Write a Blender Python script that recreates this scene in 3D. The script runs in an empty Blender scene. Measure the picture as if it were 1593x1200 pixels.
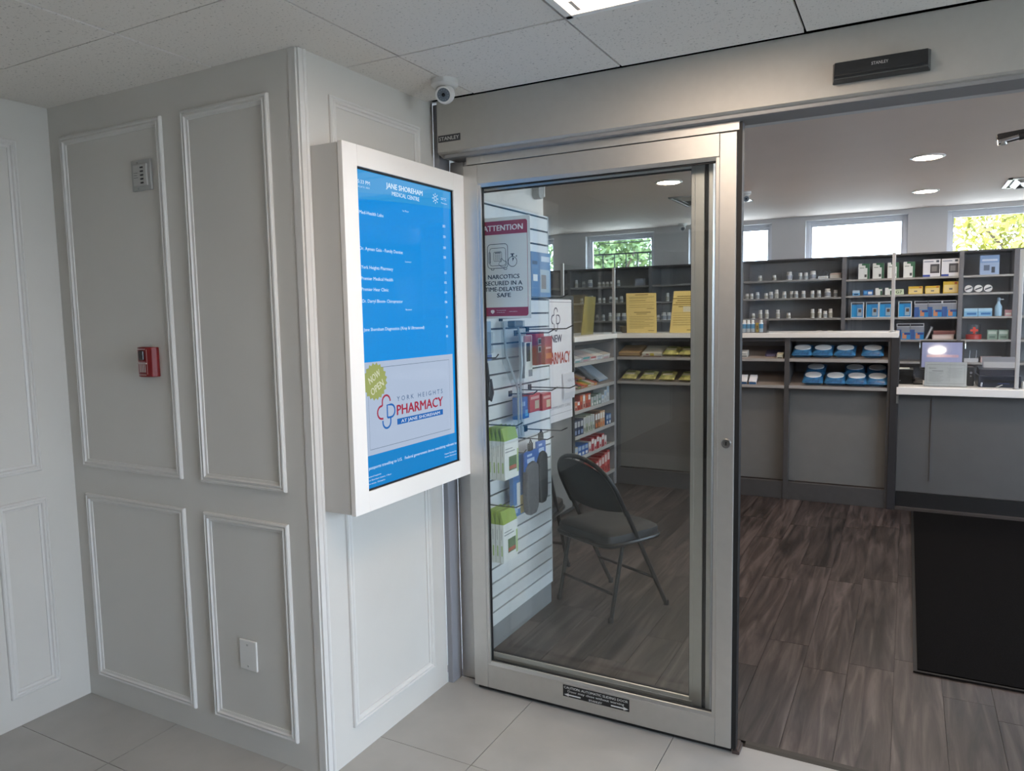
import bpy, math, random
from mathutils import Vector, Matrix

# ------------------------------------------------------------------ set-up: camera, sky, exposure
random.seed(7)
S = 1.08                       # survey unit -> metres (floor tiles come out at 0.60 m)
scn = bpy.context.scene
COL = scn.collection
PI = math.pi

yaw, pitch, roll = (math.radians(a) for a in (28.243, -5.465, -1.041))
_f = Vector((-math.sin(yaw), math.cos(yaw), 0)); _r = Vector((math.cos(yaw), math.sin(yaw), 0)); _u = Vector((0, 0, 1))
_f2 = math.cos(pitch)*_f + math.sin(pitch)*_u; _u2 = -math.sin(pitch)*_f + math.cos(pitch)*_u
_r3 = math.cos(roll)*_r + math.sin(roll)*_u2; _u3 = -math.sin(roll)*_r + math.cos(roll)*_u2
cam = bpy.data.objects.new('camera', bpy.data.cameras.new('camera')); COL.objects.link(cam)
cam.matrix_world = Matrix(((_r3.x, _u3.x, -_f2.x, 0), (_r3.y, _u3.y, -_f2.y, 0), (_r3.z, _u3.z, -_f2.z, 1.5*S), (0, 0, 0, 1)))
cam.data.sensor_width = 36; cam.data.lens = 1147.5/1593*36; cam.data.clip_start = 0.02
scn.camera = cam
scn.view_settings.view_transform = 'Standard'; scn.view_settings.look = 'None'
scn.view_settings.gamma = 1; scn.view_settings.use_curve_mapping = False
scn.view_settings.exposure = 0.0
scn.cycles.use_denoising = True; scn.cycles.use_adaptive_sampling = True; scn.cycles.adaptive_threshold = .05
scn.cycles.max_bounces = 8; scn.cycles.diffuse_bounces = 4; scn.cycles.glossy_bounces = 3
scn.cycles.transparent_max_bounces = 20; scn.cycles.sample_clamp_indirect = 6

SKY = 18.0
TROFFER = 10.0
POT = 145.0
w = bpy.data.worlds.new('sky'); scn.world = w; w.use_nodes = True
bg = w.node_tree.nodes['Background']; bg.inputs[0].default_value = (0.64, 0.80, 1.0, 1); bg.inputs[1].default_value = SKY

def portal(loc, size, rot):
    l = bpy.data.lights.new('daylight_portal', 'AREA'); l.shape = 'RECTANGLE'; l.size = size[0]*S; l.size_y = size[1]*S
    l.cycles.is_portal = True
    o = bpy.data.objects.new('daylight_portal', l); COL.objects.link(o); o.location = Vector(loc)*S; o.rotation_euler = rot
portal((2.62, 0.55, 1.05), (1.3, 2.1), (0, PI/2, 0))                 # glazed street entrance of the lobby, faces -X
for wx0, wx1 in ((-4.25, -3.80), (-3.40, -2.55), (-2.17, -1.28), (-0.95, -0.03), (0.30, 1.25), (1.60, 2.60)):
    portal(((wx0+wx1)/2, 8.30, 2.0), (wx1-wx0, 0.8), (PI/2, 0, PI))   # high windows of the pharmacy, face -Y; rightmost one added for daylight
for wy in (3.6, 5.1): portal((3.2, wy+.6, 2.0), (1.2, .8), (0, PI/2, 0))   # unseen right-wall windows, added to brighten the pharmacy

# ------------------------------------------------------------------ materials
def lin(h):
    h = h.lstrip('#'); out = []
    for i in (0, 2, 4):
        c = int(h[i:i+2], 16)/255; out.append(c/12.92 if c <= .04045 else ((c+.055)/1.055)**2.4)
    return (*out, 1)
MC = {}
def M(hexc, rough=.5, metal=0., spec=.5, noise=0., nscale=8., bump=0., bscale=200., emit=0., name=None, coat=0.):
    key = (hexc, rough, metal, spec, noise, nscale, bump, bscale, emit, coat)
    if key in MC: return MC[key]
    m = bpy.data.materials.new(name or 'paint_'+hexc.lstrip('#')); m.use_nodes = True
    nt = m.node_tree; b = nt.nodes['Principled BSDF']
    c = lin(hexc)
    b.inputs['Base Color'].default_value = c; b.inputs['Roughness'].default_value = rough
    b.inputs['Metallic'].default_value = metal; b.inputs['Specular IOR Level'].default_value = spec
    if coat: b.inputs['Coat Weight'].default_value = coat; b.inputs['Coat Roughness'].default_value = .03
    if emit:
        b.inputs['Emission Color'].default_value = c; b.inputs['Emission Strength'].default_value = emit
    if noise or bump:
        tc = nt.nodes.new('ShaderNodeTexCoord')
    if noise:
        n = nt.nodes.new('ShaderNodeTexNoise'); n.inputs['Scale'].default_value = nscale; n.inputs['Detail'].default_value = 6
        nt.links.new(tc.outputs['Object'], n.inputs['Vector'])
        r = nt.nodes.new('ShaderNodeValToRGB')
        r.color_ramp.elements[0].position = .3; r.color_ramp.elements[1].position = .7
        r.color_ramp.elements[0].color = tuple(x*(1-noise) for x in c[:3])+(1,); r.color_ramp.elements[1].color = tuple(min(1, x*(1+noise)) for x in c[:3])+(1,)
        nt.links.new(n.outputs['Fac'], r.inputs['Fac']); nt.links.new(r.outputs['Color'], b.inputs['Base Color'])
    if bump:
        n2 = nt.nodes.new('ShaderNodeTexNoise'); n2.inputs['Scale'].default_value = bscale; n2.inputs['Detail'].default_value = 3
        bp = nt.nodes.new('ShaderNodeBump'); bp.inputs['Strength'].default_value = bump; bp.inputs['Distance'].default_value = .002
        nt.links.new(tc.outputs['Object'], n2.inputs['Vector']); nt.links.new(n2.outputs['Fac'], bp.inputs['Height']); nt.links.new(bp.outputs['Normal'], b.inputs['Normal'])
    MC[key] = m
    return m

def glass_mat(name, tint, f0=.04, rough=0.0):
    m = bpy.data.materials.new(name); m.use_nodes = True; nt = m.node_tree; nt.nodes.clear()
    out = nt.nodes.new('ShaderNodeOutputMaterial'); mix = nt.nodes.new('ShaderNodeMixShader')
    t = nt.nodes.new('ShaderNodeBsdfTransparent'); t.inputs[0].default_value = (*tint, 1)
    g = nt.nodes.new('ShaderNodeBsdfGlossy'); g.inputs['Roughness'].default_value = rough
    lw = nt.nodes.new('ShaderNodeLayerWeight'); lw.inputs['Blend'].default_value = .5
    p = nt.nodes.new('ShaderNodeMath'); p.operation = 'POWER'; p.inputs[1].default_value = 5
    ma = nt.nodes.new('ShaderNodeMath'); ma.operation = 'MULTIPLY_ADD'; ma.inputs[1].default_value = 1-f0; ma.inputs[2].default_value = f0
    nt.links.new(lw.outputs['Facing'], p.inputs[0]); nt.links.new(p.outputs[0], ma.inputs[0]); nt.links.new(ma.outputs[0], mix.inputs[0])
    nt.links.new(t.outputs[0], mix.inputs[1]); nt.links.new(g.outputs[0], mix.inputs[2]); nt.links.new(mix.outputs[0], out.inputs[0])
    return m

def wood_mat():
    m = bpy.data.materials.new('wood_plank_floor'); m.use_nodes = True; nt = m.node_tree; b = nt.nodes['Principled BSDF']
    tc = nt.nodes.new('ShaderNodeTexCoord'); oi = nt.nodes.new('ShaderNodeObjectInfo')
    mp = nt.nodes.new('ShaderNodeMapping'); mp.inputs['Scale'].default_value = (13, 1.0, 9)
    off = nt.nodes.new('ShaderNodeVectorMath'); off.operation = 'SCALE'; off.inputs[0].default_value = (31, 17, 5)
    add = nt.nodes.new('ShaderNodeVectorMath'); add.operation = 'ADD'
    nt.links.new(oi.outputs['Random'], off.inputs['Scale']); nt.links.new(tc.outputs['Object'], add.inputs[0]); nt.links.new(off.outputs[0], add.inputs[1])
    nt.links.new(add.outputs[0], mp.inputs['Vector'])
    n = nt.nodes.new('ShaderNodeTexNoise'); n.inputs['Scale'].default_value = 1.6; n.inputs['Detail'].default_value = 9; n.inputs['Distortion'].default_value = 1.0
    nt.links.new(mp.outputs[0], n.inputs['Vector'])
    r = nt.nodes.new('ShaderNodeValToRGB'); e = r.color_ramp.elements
    e[0].position = .33; e[0].color = lin('#211b1a'); e[1].position = .68; e[1].color = lin('#655a56')
    k = e.new(.5); k.color = lin('#453b38')
    nt.links.new(n.outputs['Fac'], r.inputs['Fac'])
    n3 = nt.nodes.new('ShaderNodeTexNoise'); n3.inputs['Scale'].default_value = 14; n3.inputs['Detail'].default_value = 4
    nt.links.new(mp.outputs[0], n3.inputs['Vector'])
    hs = nt.nodes.new('ShaderNodeHueSaturation')
    mr = nt.nodes.new('ShaderNodeMapRange'); mr.inputs['To Min'].default_value = .68; mr.inputs['To Max'].default_value = 1.25
    nt.links.new(oi.outputs['Random'], mr.inputs['Value']); nt.links.new(mr.outputs[0], hs.inputs['Value'])
    mx = nt.nodes.new('ShaderNodeMix'); mx.data_type = 'RGBA'; mx.blend_type = 'MULTIPLY'; mx.inputs['Factor'].default_value = .35
    nt.links.new(r.outputs['Color'], mx.inputs['A']); nt.links.new(n3.outputs['Fac'], mx.inputs['B'])
    nt.links.new(mx.outputs['Result'], hs.inputs['Color']); nt.links.new(hs.outputs['Color'], b.inputs['Base Color'])
    b.inputs['Roughness'].default_value = .42
    bp = nt.nodes.new('ShaderNodeBump'); bp.inputs['Strength'].default_value = .25; bp.inputs['Distance'].default_value = .002
    nt.links.new(n3.outputs['Fac'], bp.inputs['Height']); nt.links.new(bp.outputs[0], b.inputs['Normal'])
    return m

def ceiling_mat():
    m = bpy.data.materials.new('speckled_ceiling_tile'); m.use_nodes = True; nt = m.node_tree; b = nt.nodes['Principled BSDF']
    tc = nt.nodes.new('ShaderNodeTexCoord')
    n = nt.nodes.new('ShaderNodeTexNoise'); n.inputs['Scale'].default_value = 120; n.inputs['Detail'].default_value = 3
    nt.links.new(tc.outputs['Object'], n.inputs['Vector'])
    r = nt.nodes.new('ShaderNodeValToRGB'); e = r.color_ramp.elements
    e[0].position = .27; e[0].color = lin('#b3aea7'); e[1].position = .40; e[1].color = lin('#ebe6df')
    nt.links.new(n.outputs['Fac'], r.inputs['Fac']); nt.links.new(r.outputs['Color'], b.inputs['Base Color'])
    b.inputs['Roughness'].default_value = .9
    bp = nt.nodes.new('ShaderNodeBump'); bp.inputs['Strength'].default_value = .5; bp.inputs['Distance'].default_value = .003
    nt.links.new(r.outputs['Color'], bp.inputs['Height']); nt.links.new(bp.outputs[0], b.inputs['Normal'])
    return m

WALL = M('#d8d4cd', .45, noise=.02, nscale=3, bump=.05, bscale=90, name='white_satin_wall_paint')
TRIM = M('#dedbd6', .38, name='white_trim_paint')
ALU = M('#d0ceca', .42, metal=.9, noise=.02, nscale=30, name='satin_aluminium')
ALU2 = M('#9c9c9d', .5, metal=.5, name='satin_aluminium_track')
BLACK = M('#141415', .55, name='black_rubber')
BLK2 = M('#202123', .35, name='black_plastic')
LAM = M('#929194', .5, noise=.04, nscale=20, name='dark_grey_laminate')
LAM2 = M('#4d4b4b', .5, noise=.05, nscale=20, name='charcoal_laminate')
LAMP = M('#777674', .55, noise=.03, nscale=9, name='grey_laminate_panel')
SHELF = M('#a3a09c', .5, name='grey_shelf_edge')
SHELFT = M('#8d847e', .55, name='taupe_slanted_shelf')
TOP = M('#efece8', .35, name='white_worktop')
PAPER = M('#e8e6e2', .6, name='white_paper')
GLASS = glass_mat('clear_door_glass', (.965, .98, .975), .045)
PLEXI = glass_mat('clear_acrylic', (.955, .965, .97), .035)
FILM = glass_mat('clear_plastic_film', (.88, .91, .93), .07, .15)
CHROME = M('#c9c9c9', .18, metal=1., name='chrome')
STEEL = M('#9a9a98', .3, metal=.9, name='brushed_steel')
WOOD = wood_mat(); CTILE = ceiling_mat()
FTILE = M('#aaa8a4', .38, noise=.07, nscale=5, bump=.05, bscale=40, name='grey_porcelain_tile')
CEIL2 = M('#e2d2c8', .65, noise=.02, nscale=2, name='pharmacy_ceiling_paint')
PWALL = M('#c9c8c8', .6, noise=.02, nscale=3, name='pharmacy_wall_paint')

# ------------------------------------------------------------------ mesh helpers
class MB:
    def __init__(s): s.v = []; s.f = []; s.m = []
    def add(s, v, f, m=0):
        o = len(s.v); s.v += [tuple(p) for p in v]
        for q in f: s.f.append([i+o for i in q]); s.m.append(m)
        return s
    def box(s, x0, x1, y0, y1, z0, z1, m=0):
        if x0 > x1: x0, x1 = x1, x0
        if y0 > y1: y0, y1 = y1, y0
        if z0 > z1: z0, z1 = z1, z0
        v = [(x0,y0,z0),(x1,y0,z0),(x1,y1,z0),(x0,y1,z0),(x0,y0,z1),(x1,y0,z1),(x1,y1,z1),(x0,y1,z1)]
        return s.add(v, [(0,3,2,1),(4,5,6,7),(0,1,5,4),(1,2,6,5),(2,3,7,6),(3,0,4,7)], m)
    def quad(s, a, b, c, d, m=0): return s.add([a,b,c,d], [(0,1,2,3)], m)
    def prism(s, poly, axis, a, b, m=0):        # poly in the two other axes (order xyz), extruded from a to b
        n = len(poly)
        def mk(p, t): return {'x': (t, p[0], p[1]), 'y': (p[0], t, p[1]), 'z': (p[0], p[1], t)}[axis]
        v = [mk(p, a) for p in poly]+[mk(p, b) for p in poly]
        f = [[i, (i+1) % n, n+(i+1) % n, n+i] for i in range(n)]+[list(range(n))[::-1], list(range(n, 2*n))]
        return s.add(v, f, m)
    def lathe(s, prof, c=(0,0,0), n=16, axis='z', m=0):
        v = []
        for r, h in prof:
            for i in range(n):
                a = 2*PI*i/n; p = (r*math.cos(a), r*math.sin(a), h)
                if axis == 'y': p = (p[0], p[2], p[1])
                elif axis == 'x': p = (p[2], p[0], p[1])
                v.append((p[0]+c[0], p[1]+c[1], p[2]+c[2]))
        f = [[j*n+i, j*n+(i+1) % n, (j+1)*n+(i+1) % n, (j+1)*n+i] for j in range(len(prof)-1) for i in range(n)]
        f += [list(range(n))[::-1], list(range((len(prof)-1)*n, len(prof)*n))]
        return s.add(v, f, m)
    def tube(s, pts, r, n=8, m=0, closed=False):
        P_ = [Vector(p) for p in pts]; k = len(P_); v = []
        up = None
        for i, p in enumerate(P_):
            if closed: d = (P_[(i+1) % k]-P_[i-1])
            else: d = P_[min(i+1, k-1)]-P_[max(i-1, 0)]
            d.normalize()
            if up is None: up = d.orthogonal().normalized()
            else: up = (up-d*up.dot(d)).normalized()
            q = d.cross(up)
            for j in range(n):
                a = 2*PI*j/n; v.append(p+up*r*math.cos(a)+q*r*math.sin(a))
        f = []
        for i in range(k if closed else k-1):
            i2 = (i+1) % k
            f += [[i*n+j, i*n+(j+1) % n, i2*n+(j+1) % n, i2*n+j] for j in range(n)]
        if not closed: f += [list(range(n))[::-1], list(range((k-1)*n, k*n))]
        return s.add(v, f, m)
    def flat(s, v2, faces, fr, off=0., m=0):    # 2-D print on a surface frame fr = (O, R, U, N)
        O, R, U, N = (Vector(q) for q in fr)
        return s.add([O+R*p[0]+U*p[1]+N*off for p in v2], faces, m)
    def rect(s, u0, v0, u1, v1, fr, off=0., m=0): return s.flat([(u0,v0),(u1,v0),(u1,v1),(u0,v1)], [(0,1,2,3)], fr, off, m)
    def ribbon(s, path, wd, fr, off=0., closed=False, m=0):
        n = len(path); v = []; f = []
        for i, p in enumerate(path):
            a = path[i-1] if (i > 0 or closed) else p; b = path[(i+1) % n] if (i < n-1 or closed) else p
            dx, dy = b[0]-a[0], b[1]-a[1]; L = math.hypot(dx, dy) or 1
            v += [(p[0]-dy/L*wd/2, p[1]+dx/L*wd/2), (p[0]+dy/L*wd/2, p[1]-dx/L*wd/2)]
        for i in range(n if closed else n-1):
            j = (i+1) % n; f.append((2*i+1, 2*j+1, 2*j, 2*i))
        return s.flat(v, f, fr, off, m)
    def text(s, body, u, v, fr, h=None, w=None, off=.0006, bold=0., m=0, align='l', rot=0.):
        tv, tf, (x0, x1, y0, y1) = text2d(body, 0.)
        sy = h/.72 if h else w/(x1-x0)
        sx = w/(x1-x0) if w else sy
        wd = (x1-x0)*sx; ox = {'l': 0, 'c': -wd/2, 'r': -wd}[align]
        c_, s_ = math.cos(rot), math.sin(rot)
        for k, sh in enumerate((-bold, 0, bold) if bold else (0,)):      # heavier weight: strokes widened sideways and a little upwards
            pts = []
            for p in tv:
                a, b = (p[0]-x0+sh)*sx+ox, (p[1]+sh*.5)*sy
                pts.append((u+a*c_-b*s_, v+a*s_+b*c_))
            s.flat(pts, tf, fr, off+.00004*k, m)
        return s

_TC = {}
def text2d(body, bold=0.):
    k = (body, bold)
    if k in _TC: return _TC[k]
    c = bpy.data.curves.new('t', 'FONT'); c.body = body; c.size = 1; c.offset = bold; c.resolution_u = 2; c.fill_mode = 'FRONT'
    o = bpy.data.objects.new('t', c); COL.objects.link(o)
    dg = bpy.context.evaluated_depsgraph_get(); me = bpy.data.meshes.new_from_object(o.evaluated_get(dg))
    v = [(p.co.x, p.co.y) for p in me.vertices]; f = [list(p.vertices) for p in me.polygons]
    bpy.data.objects.remove(o); bpy.data.curves.remove(c); bpy.data.meshes.remove(me)
    xs = [p[0] for p in v] or [0, 1]; ys = [p[1] for p in v] or [0, 1]
    _TC[k] = (v, f, (min(xs), max(xs), min(ys), max(ys)))
    return _TC[k]

ORG = {}
def tag(o, label=None, cat=None, group=None, kind=None):
    if label: o['label'] = label
    if cat: o['category'] = cat
    if group: o['group'] = group
    if kind: o['kind'] = kind
    return o
def thing(name, loc, label, cat, group=None, kind=None, rz=0., world=True):
    o = bpy.data.objects.new(name, None); COL.objects.link(o); o.location = Vector(loc)*S; o.rotation_euler = (0, 0, rz)
    o.empty_display_size = .05
    ORG[o.name] = Vector(loc) if world else Vector((0,0,0))
    return tag(o, label, cat, group, kind)
def build(name, mb, mats, parent=None, label=None, cat=None, group=None, kind=None, bevel=0., smooth=False, org=None, subd=0):
    if not isinstance(mats, (list, tuple)): mats = [mats]
    vs = [Vector(p) for p in mb.v]
    if parent is not None: o0 = ORG[parent.name]
    elif org is not None: o0 = Vector(org)
    else:
        o0 = Vector(((min(p.x for p in vs)+max(p.x for p in vs))/2, (min(p.y for p in vs)+max(p.y for p in vs))/2, min(p.z for p in vs)))
    me = bpy.data.meshes.new(name)
    me.from_pydata([tuple((p-o0)*S) for p in vs], [], mb.f); me.update()
    for mt in mats: me.materials.append(mt)
    if len(mats) > 1: me.polygons.foreach_set('material_index', mb.m)
    if smooth:
        me.polygons.foreach_set('use_smooth', [True]*len(me.polygons))
        if smooth != 'all': me.set_sharp_from_angle(angle=math.radians(40))
    o = bpy.data.objects.new(name, me); COL.objects.link(o)
    if parent is not None: o.parent = parent; ORG[o.name] = o0
    else: o.location = o0*S; ORG[o.name] = o0
    if bevel:
        b = o.modifiers.new('bevel', 'BEVEL'); b.width = bevel*S; b.segments = 2; b.limit_method = 'ANGLE'
    if subd:
        sb = o.modifiers.new('subd', 'SUBSURF'); sb.levels = subd; sb.render_levels = subd
    return tag(o, label, cat, group, kind)
def copy_tree(o, parent=None):
    c = o.copy(); COL.objects.link(c); c.parent = parent
    for ch in [x for x in o.children]: copy_tree(ch, c)
    return c
def bx(*a): return MB().box(*a)
ORD = ['first', 'second', 'third', 'fourth', 'fifth', 'sixth', 'seventh', 'eighth', 'ninth', 'tenth', 'eleventh', 'twelfth', 'thirteenth', 'fourteenth', 'fifteenth']

# ------------------------------------------------------------------ the lobby shell
XL, YF, XT, CZ, CZ2 = -2.89, 1.71, -1.628, 2.305, 2.45
fl = build('floor', bx(XL, 2.7, -5.2, 2.53, -.2, -.008), M('#6f6d6a', .8, name='grout'), label='grey tiled lobby floor in front of the sliding door', cat='floor', kind='structure', org=(0,0,0))
PX = .5585; gx = [-1.249+PX*k for k in range(-3, 8)]; gy = [1.985-.545+.545*k for k in range(-8, 3)]
def cells(edges, lo, hi):
    e = [lo]+[q for q in edges if lo+.02 < q < hi-.02]+[hi]
    return list(zip(e[:-1], e[1:]))
for a, b in cells(gx, XL, 2.6):
    for c, d in cells(gy, -2.6, 2.498):
        if b < -1.66 and c > 1.75: continue
        g = .0012
        build('floor_tile', bx(a+g, b-g, c+g, d-g, -.01, 0), FTILE, fl)
cl = build('ceiling', bx(XL-.1, 2.7, -5.2, 2.53, CZ+.014, CZ+.30), M('#0c0c0c', 1., spec=0., name='dark_ceiling_void'), label='speckled white tile ceiling over the lobby', cat='ceiling', kind='structure', org=(0,0,0))
PC = .5655; cx = [-1.42+PC*k for k in range(-3, 8)]; cy = [1.935-.553*k for k in range(-2, 10)]
TRX = (-.85, -.85+PC); TRY = (1.935-.553*2, 1.935)
for a, b in cells(cx, XL, 2.6):
    for c, d in cells(sorted(cy), -2.6, 2.39):
        if abs(a-TRX[0]) < .02 and c > TRY[0]-.02 and d < TRY[1]+.02: continue
        g, h_ = .0034, .0018; dz = random.choice((0, 0, 0, .001, .002))
        build('ceiling_tile', bx(a+g, b-g, c+h_, d-(.005 if d > 2.38 else h_), CZ+dz, CZ+.013), CTILE, cl)

wl = build('wall_left', bx(XL-.1, XL, -5.1, YF+.06, -.1, CZ+.1), WALL, label='white panelled wall at the left edge of the lobby', cat='wall', kind='structure', org=(0,0,0))
wf = build('wall_front', bx(XL, XT-.012, YF, YF+.06, 0, CZ+.1), WALL, label='white panelled wall with the red alarm and thermostat', cat='wall', kind='structure', org=(0,0,0))
ws = build('wall_side', bx(XT-.06, XT, YF+.012, 2.427, 0, CZ+.1), WALL, label='white panelled wall behind the wall-mounted screen', cat='wall', kind='structure', org=(0,0,0))
def moulding(parent, u0, v0, u1, v1, fr):
    prof = [(0,0),(0,.007),(.003,.011),(.008,.012),(.011,.008),(.013,.008),(.016,.011),(.020,.012),(.0235,.006),(.026,.0055),(.031,.004),(.031,0)]
    mb = MB(); O, R, U, N = (Vector(q) for q in fr); v = []
    for d, h in prof:
        for (a, b) in ((u0+d,v0+d),(u1-d,v0+d),(u1-d,v1-d),(u0+d,v1-d)): v.append(O+R*a+U*b+N*h)
    f = [[4*k+i, 4*k+(i+1) % 4, 4*k+4+(i+1) % 4, 4*k+4+i] for k in range(len(prof)-1) for i in range(4)]
    mb.add(v, f); return build('panel_moulding', mb, TRIM, parent)
FR_F = ((0, YF, 0), (1,0,0), (0,0,1), (0,-1,0)); FR_L = ((XL, 0, 0), (0,1,0), (0,0,1), (1,0,0)); FR_T = ((XT, 0, 0), (0,1,0), (0,0,1), (1,0,0))
for u0, u1 in ((-2.815, -2.243), (-2.143, -1.746)):
    moulding(wf, u0, .944, u1, 2.19, FR_F); moulding(wf, u0, .094, u1, .838, FR_F)
for u0, u1 in ((1.414, 1.594), (.70, 1.30), (.0, .60)):
    moulding(wl, u0, .111, u1, .843, FR_L)
for u0, u1 in ((1.10, 1.585), (.45, .99), (-.2, .34)):
    moulding(wl, u0, .945, u1, 2.165, FR_L)
moulding(ws, 1.843, .109, 2.330, 2.20, FR_T)
t = MB().lathe([(.006, 0), (.006, CZ)], (XT-.012, YF+.004, 0), 12); t.box(XT-.004, XT+.005, YF+.004, YF+.032, 0, CZ); t.lathe([(.008, 0), (.008, CZ)], (XT+.002, YF+.030, 0), 12)
t.box(XT-.03, XT-.002, YF-.003, YF+.02, 0, CZ)
build('trim_1', t, TRIM, smooth=True, label='white corner moulding between alarm wall and screen wall', cat='trim', kind='structure')
build('wall_back', bx(XL-.1, 2.7, -5.2, -5.1, -.1, CZ+.1), M('#6b635a', .6, name='darkened_back_wall'), label='plain brown wall at the back of the lobby, darkened to cut bounce', cat='wall', kind='structure')  # unseen back wall, coloured dark so it bounces less light
r = bx(2.6, 2.7, 1.2, 2.6, -.1, CZ+.1); r.box(2.6, 2.7, -5.2, -.1, -.1, CZ+.1); r.box(2.6, 2.7, -.1, 1.2, 2.1, CZ+.1)
for yy in (-.1, .53, 1.16): r.box(2.62, 2.68, yy, yy+.04, 0, 2.1)
r.box(2.62, 2.68, -.1, 1.2, 0, .08)
build('wall_right', r, M('#8f877d', .6, name='darkened_right_wall'), label='taupe lobby wall with the glazed street entrance, darkened to cut bounce', cat='wall', kind='structure')  # unseen wall, toned down to return less light to the lobby
build('wall_entry', MB().box(.50, 2.7, 2.45, 2.6, 0, CZ2+.1).box(-1.66, .50, 2.52, 2.6, 2.105, CZ2+.1).box(XT-.06, .5, 2.44, 2.53, CZ+.01, CZ2+.1).box(-4.7, -1.63, 2.55, 2.6, 0, CZ2+.1), PWALL, label='white wall above and beside the sliding doorway', cat='wall', kind='structure')

# ceiling troffer
tr = thing('troffer_light', (TRX[0]+.28, TRY[1]-.55, CZ), 'white square-edged fluorescent ceiling light, lit, at the top edge', 'ceiling light')
a0, a1, b0, b1 = TRX[0]+.006, TRX[1]-.006, TRY[0]+.006, TRY[1]-.006
fm = MB(); fm.box(a0, a1, b0, b0+.022, CZ-.006, CZ+.01); fm.box(a0, a1, b1-.022, b1, CZ-.006, CZ+.01); fm.box(a0, a0+.022, b0, b1, CZ-.006, CZ+.01); fm.box(a1-.022, a1, b0, b1, CZ-.006, CZ+.01)
build('frame', fm, M('#f4f3ef', .4), tr, bevel=.002)
build('diffuser', bx(a0+.022, a1-.022, b0+.022, b1-.022, CZ+.002, CZ+.009), M('#ffe9d4', .5, emit=TROFFER, name='lit_troffer_diffuser'), tr)
for xx in (a0+.05, a1-.05):
    build('latch', bx(xx-.006, xx+.006, b1-.10, b1-.035, CZ-.003, CZ+.002), M('#e8dcd0', .5), tr)

# ------------------------------------------------------------------ fittings on the panelled walls
th = thing('thermostat', (-2.356, YF, 1.953), 'grey thermostat plate with small buttons high on the panelled wall', 'thermostat')
build('plate', bx(-2.407, -2.305, YF-.010, YF, 1.953, 2.057), M('#a9a8a4', .4), th, bevel=.002)
build('face', bx(-2.392, -2.320, YF-.014, YF-.009, 1.968, 2.042), M('#bdbcb8', .35), th, bevel=.002)
for k in range(5): build('button', bx(-2.352, -2.338, YF-.016, YF-.0135, 1.975+.013*k, 1.980+.013*k), BLK2, th)
for z in (1.960, 2.048): build('screw', MB().lathe([(.003,0),(.003,.002)], (-2.372, YF-.011, z), 8, 'y'), STEEL, th)
build('lettering', MB().rect(-2.388, 2.012, -2.366, 2.0135, FR_F, .0144).rect(-2.388, 2.004, -2.37, 2.0055, FR_F, .0144).rect(-2.388, 1.996, -2.366, 1.9975, FR_F, .0144), M('#55565a', .5), th)

al = thing('fire_alarm', (-2.376, YF, 1.305), 'red fire alarm strobe with white print on the panelled wall', 'fire alarm')
pr_ = [(-2.421, YF), (-2.421, YF-.012), (-2.412, YF-.028), (-2.392, YF-.036), (-2.360, YF-.036), (-2.340, YF-.028), (-2.331, YF-.012), (-2.331, YF)]
build('body', MB().prism(pr_, 'z', 1.305, 1.410), M('#7e1b1d', .4, name='red_alarm_plastic'), al, bevel=.003)
build('strobe_lens', bx(-2.392, -2.366, YF-.041, YF-.034, 1.365, 1.398), M('#2b1b1c', .15), al, bevel=.002)
pm = MB().rect(-2.398, 1.402, -2.358, 1.4045, FR_F, .0368).rect(-2.398, 1.357, -2.358, 1.3585, FR_F, .0368).rect(-2.402, 1.315, -2.4, 1.402, FR_F, .0366).rect(-2.352, 1.315, -2.35, 1.402, FR_F, .0366)
for k in range(4): pm.rect(-2.392+.009*k, 1.322, -2.387+.009*k, 1.35, FR_F, .0368)
pm.rect(-2.398, 1.312, -2.358, 1.3135, FR_F, .0368)
build('print', pm, M('#d9c9c5', .5), al)
build('pull_bar', bx(-2.400, -2.354, YF-.040, YF-.034, 1.351, 1.3555), M('#c9b8b4', .4), al)

pl = thing('blank_wall_plate', (-1.959, YF, .302), 'white blank wall plate low on the panelled wall', 'wall plate')
build('plate', bx(-1.999, -1.919, YF-.008, YF, .302, .409), M('#e6e4df', .35), pl, bevel=.003)
for z in (.318, .393): build('screw', MB().lathe([(.004,0),(.004,.002)], (-1.959, YF-.0095, z), 8, 'y'), M('#b8b6b0', .4), pl)

# ------------------------------------------------------------------ wall-mounted directory screen
tv = thing('directory_screen', (XT+.065, 2.09, .882), 'portrait information screen in a white box frame on the wall', 'screen')
XB = XT+.13; y0, y1, z0, z1 = 1.748, 2.433, .882, 2.027
sy0, sy1, sz0, sz1 = 1.815, 2.361, .947, 1.963
build('housing', bx(XT, XB-.022, y0+.002, y1-.002, z0+.002, z1-.002), M('#d5d1cb', .45, name='white_powder_coat'), tv, bevel=.002)
fb = MB()
fb.box(XB-.018, XB, y0, sy0, z0, z1); fb.box(XB-.018, XB, sy1, y1, z0, z1); fb.box(XB-.018, XB, sy0, sy1, z0, sz0); fb.box(XB-.018, XB, sy0, sy1, sz1, z1)
build('bezel', fb, M('#fbf6f0', .45, name='white_bezel'), tv, bevel=.0012)
build('seam', bx(XB-.024, XB-.017, y0+.006, y1-.006, z0+.006, z1-.006), BLACK, tv)
build('gasket', MB().box(XB-.016, XB-.006, sy0, sy0+.004, sz0, sz1).box(XB-.016, XB-.006, sy1-.005, sy1, sz0, sz1).box(XB-.016, XB-.006, sy0, sy1, sz1-.006, sz1).box(XB-.016, XB-.006, sy0, sy1, sz0, sz0+.005), BLACK, tv)
def EM(h, st=1.0): return M(h, .08, spec=.5, emit=st, coat=.0, name='screen_light_'+h.lstrip('#'))
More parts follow.
